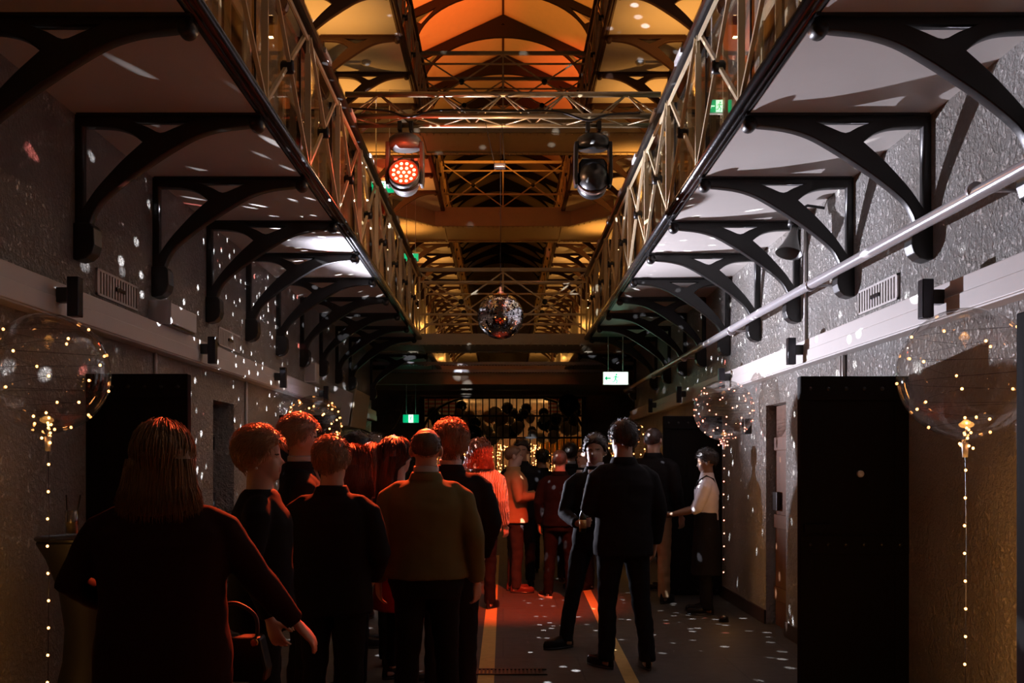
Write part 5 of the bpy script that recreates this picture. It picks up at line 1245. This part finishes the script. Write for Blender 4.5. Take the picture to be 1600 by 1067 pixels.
person('broad person with brown hair far left behind the short-haired woman', wx(715, 13.2), 13.2, 1.72, 0, 'short', (0.05, 0.03, 0.02), 'fair', 'jacket', DARK, seed=25)['label'] = 'far person in dark clothes glimpsed beside the cable-knit cardigan'

# ------------------------------------------------------------------ things in hands
def grip(p, k, off=(0, 0, 0)):
    """where a held thing sits: in front of the palm of hand k"""
    return p
def held(name, label, cat, p, local, s):
    m = Matrix.Translation(p.location) @ p.rotation_euler.to_matrix().to_4x4()
    return thing(name, label, cat, m @ (Vector(local) * s))
t = held('beer_bottle', 'beer bottle with pale foil neck held by the tan-jacketed man', 'bottle', p8, (0.055, 0.33, 1.12), 1.02)
MB().lathe([(0, 0), (0.030, 0), (0.031, 0.01), (0.031, 0.12), (0.022, 0.155), (0.013, 0.18), (0.013, 0.225), (0, 0.225)], (0, 0, 0), 18).build('bottle_body', M['tube_green'], t, True)
MB().lathe([(0.0135, 0.175), (0.0145, 0.225), (0.0145, 0.232), (0, 0.232), (0, 0.175)], (0, 0, 0), 14).build('foil', M['copper'], t, True)
def flute(name, label, p, local, s):
    t = held(name, label, 'glass', p, local, s)
    MB().lathe([(0, 0), (0.032, 0), (0.03, 0.004), (0.005, 0.01), (0.004, 0.09), (0.012, 0.105), (0.024, 0.15), (0.025, 0.20), (0.022, 0.235), (0.0205, 0.235), (0.023, 0.20), (0.022, 0.15), (0.008, 0.11), (0, 0.108)], (0, 0, 0), 18).build('glass_body', M['glass'], t, True)
    MB().lathe([(0, 0.109), (0.008, 0.111), (0.0215, 0.15), (0.0225, 0.19), (0, 0.19)], (0, 0, 0), 16).build('drink', M['drink'], t, True)
flute('champagne_flute', 'slim flute held high by the man in the dark suit', p10, (0.06, 0.33, 1.10), 1.03)
t = held('wine_bottle', 'dark bottle held low by the man in the dark suit', 'bottle', p10, (0.08, 0.37, 0.98), 1.03)
MB().lathe([(0, 0), (0.030, 0), (0.031, 0.13), (0.013, 0.18), (0.013, 0.235), (0, 0.235)], (0, 0, 0), 18).build('bottle_body', M['tube_green'], t, True)
MB().lathe([(0.0314, 0.03), (0.0318, 0.03), (0.0318, 0.10), (0.0314, 0.10)], (0, 0, 0), 18).build('paper_band', M['bgold'], t, True)
flute('champagne_flute', 'slim flute held by the long-haired woman', p16, (0.14, 0.31, 1.20), 0.97)
flute('champagne_flute', 'slim flute held by the woman in the red dress', p17, (-0.11, 0.29, 1.02), 0.99)
t = held('serving_tray', 'small dark tray in the hands of the waiter', 'tray', p13, (0.0, 0.46, 1.062), 0.98)
MB().lathe([(0, 0), (0.11, 0), (0.125, 0.012), (0.120, 0.014), (0.108, 0.005), (0, 0.005)], (0, 0, 0), 24).build('tray_body', M['blackmetal'], t, True)
MB().tube([(0.118 * math.cos(a), 0.118 * math.sin(a), 0.014) for a in [2 * PI * i / 30 for i in range(31)]], 0.004, 6).build('rim', M['pipe'], t, True)
t = held('handbag', 'black handbag with a strap hanging at the blonde woman', 'handbag', p1, (0.20, 0.30, 0.72), 0.98)
MB().prism([(-0.14, 0), (0.14, 0), (0.15, 0.05), (0.12, 0.18), (-0.12, 0.18), (-0.15, 0.05)], 'y', -0.05, 0.05).build('bag_body', M['black'], t, False, 0.012)
MB().tube(catmull([Vector(q) for q in ((-0.10, 0, 0.17), (-0.09, 0, 0.26), (0.0, 0, 0.31), (0.09, 0, 0.26), (0.10, 0, 0.17))], 6), 0.008, 8).build('handle', M['iron_brown'], t, True)
for x in (-0.10, 0.10): MB().lathe([(0.010, -0.004), (0.016, -0.004), (0.016, 0.004), (0.010, 0.004)], (x, -0.052, 0.16), 12, 'y').build('ring', M['goldfoil'], t, True)
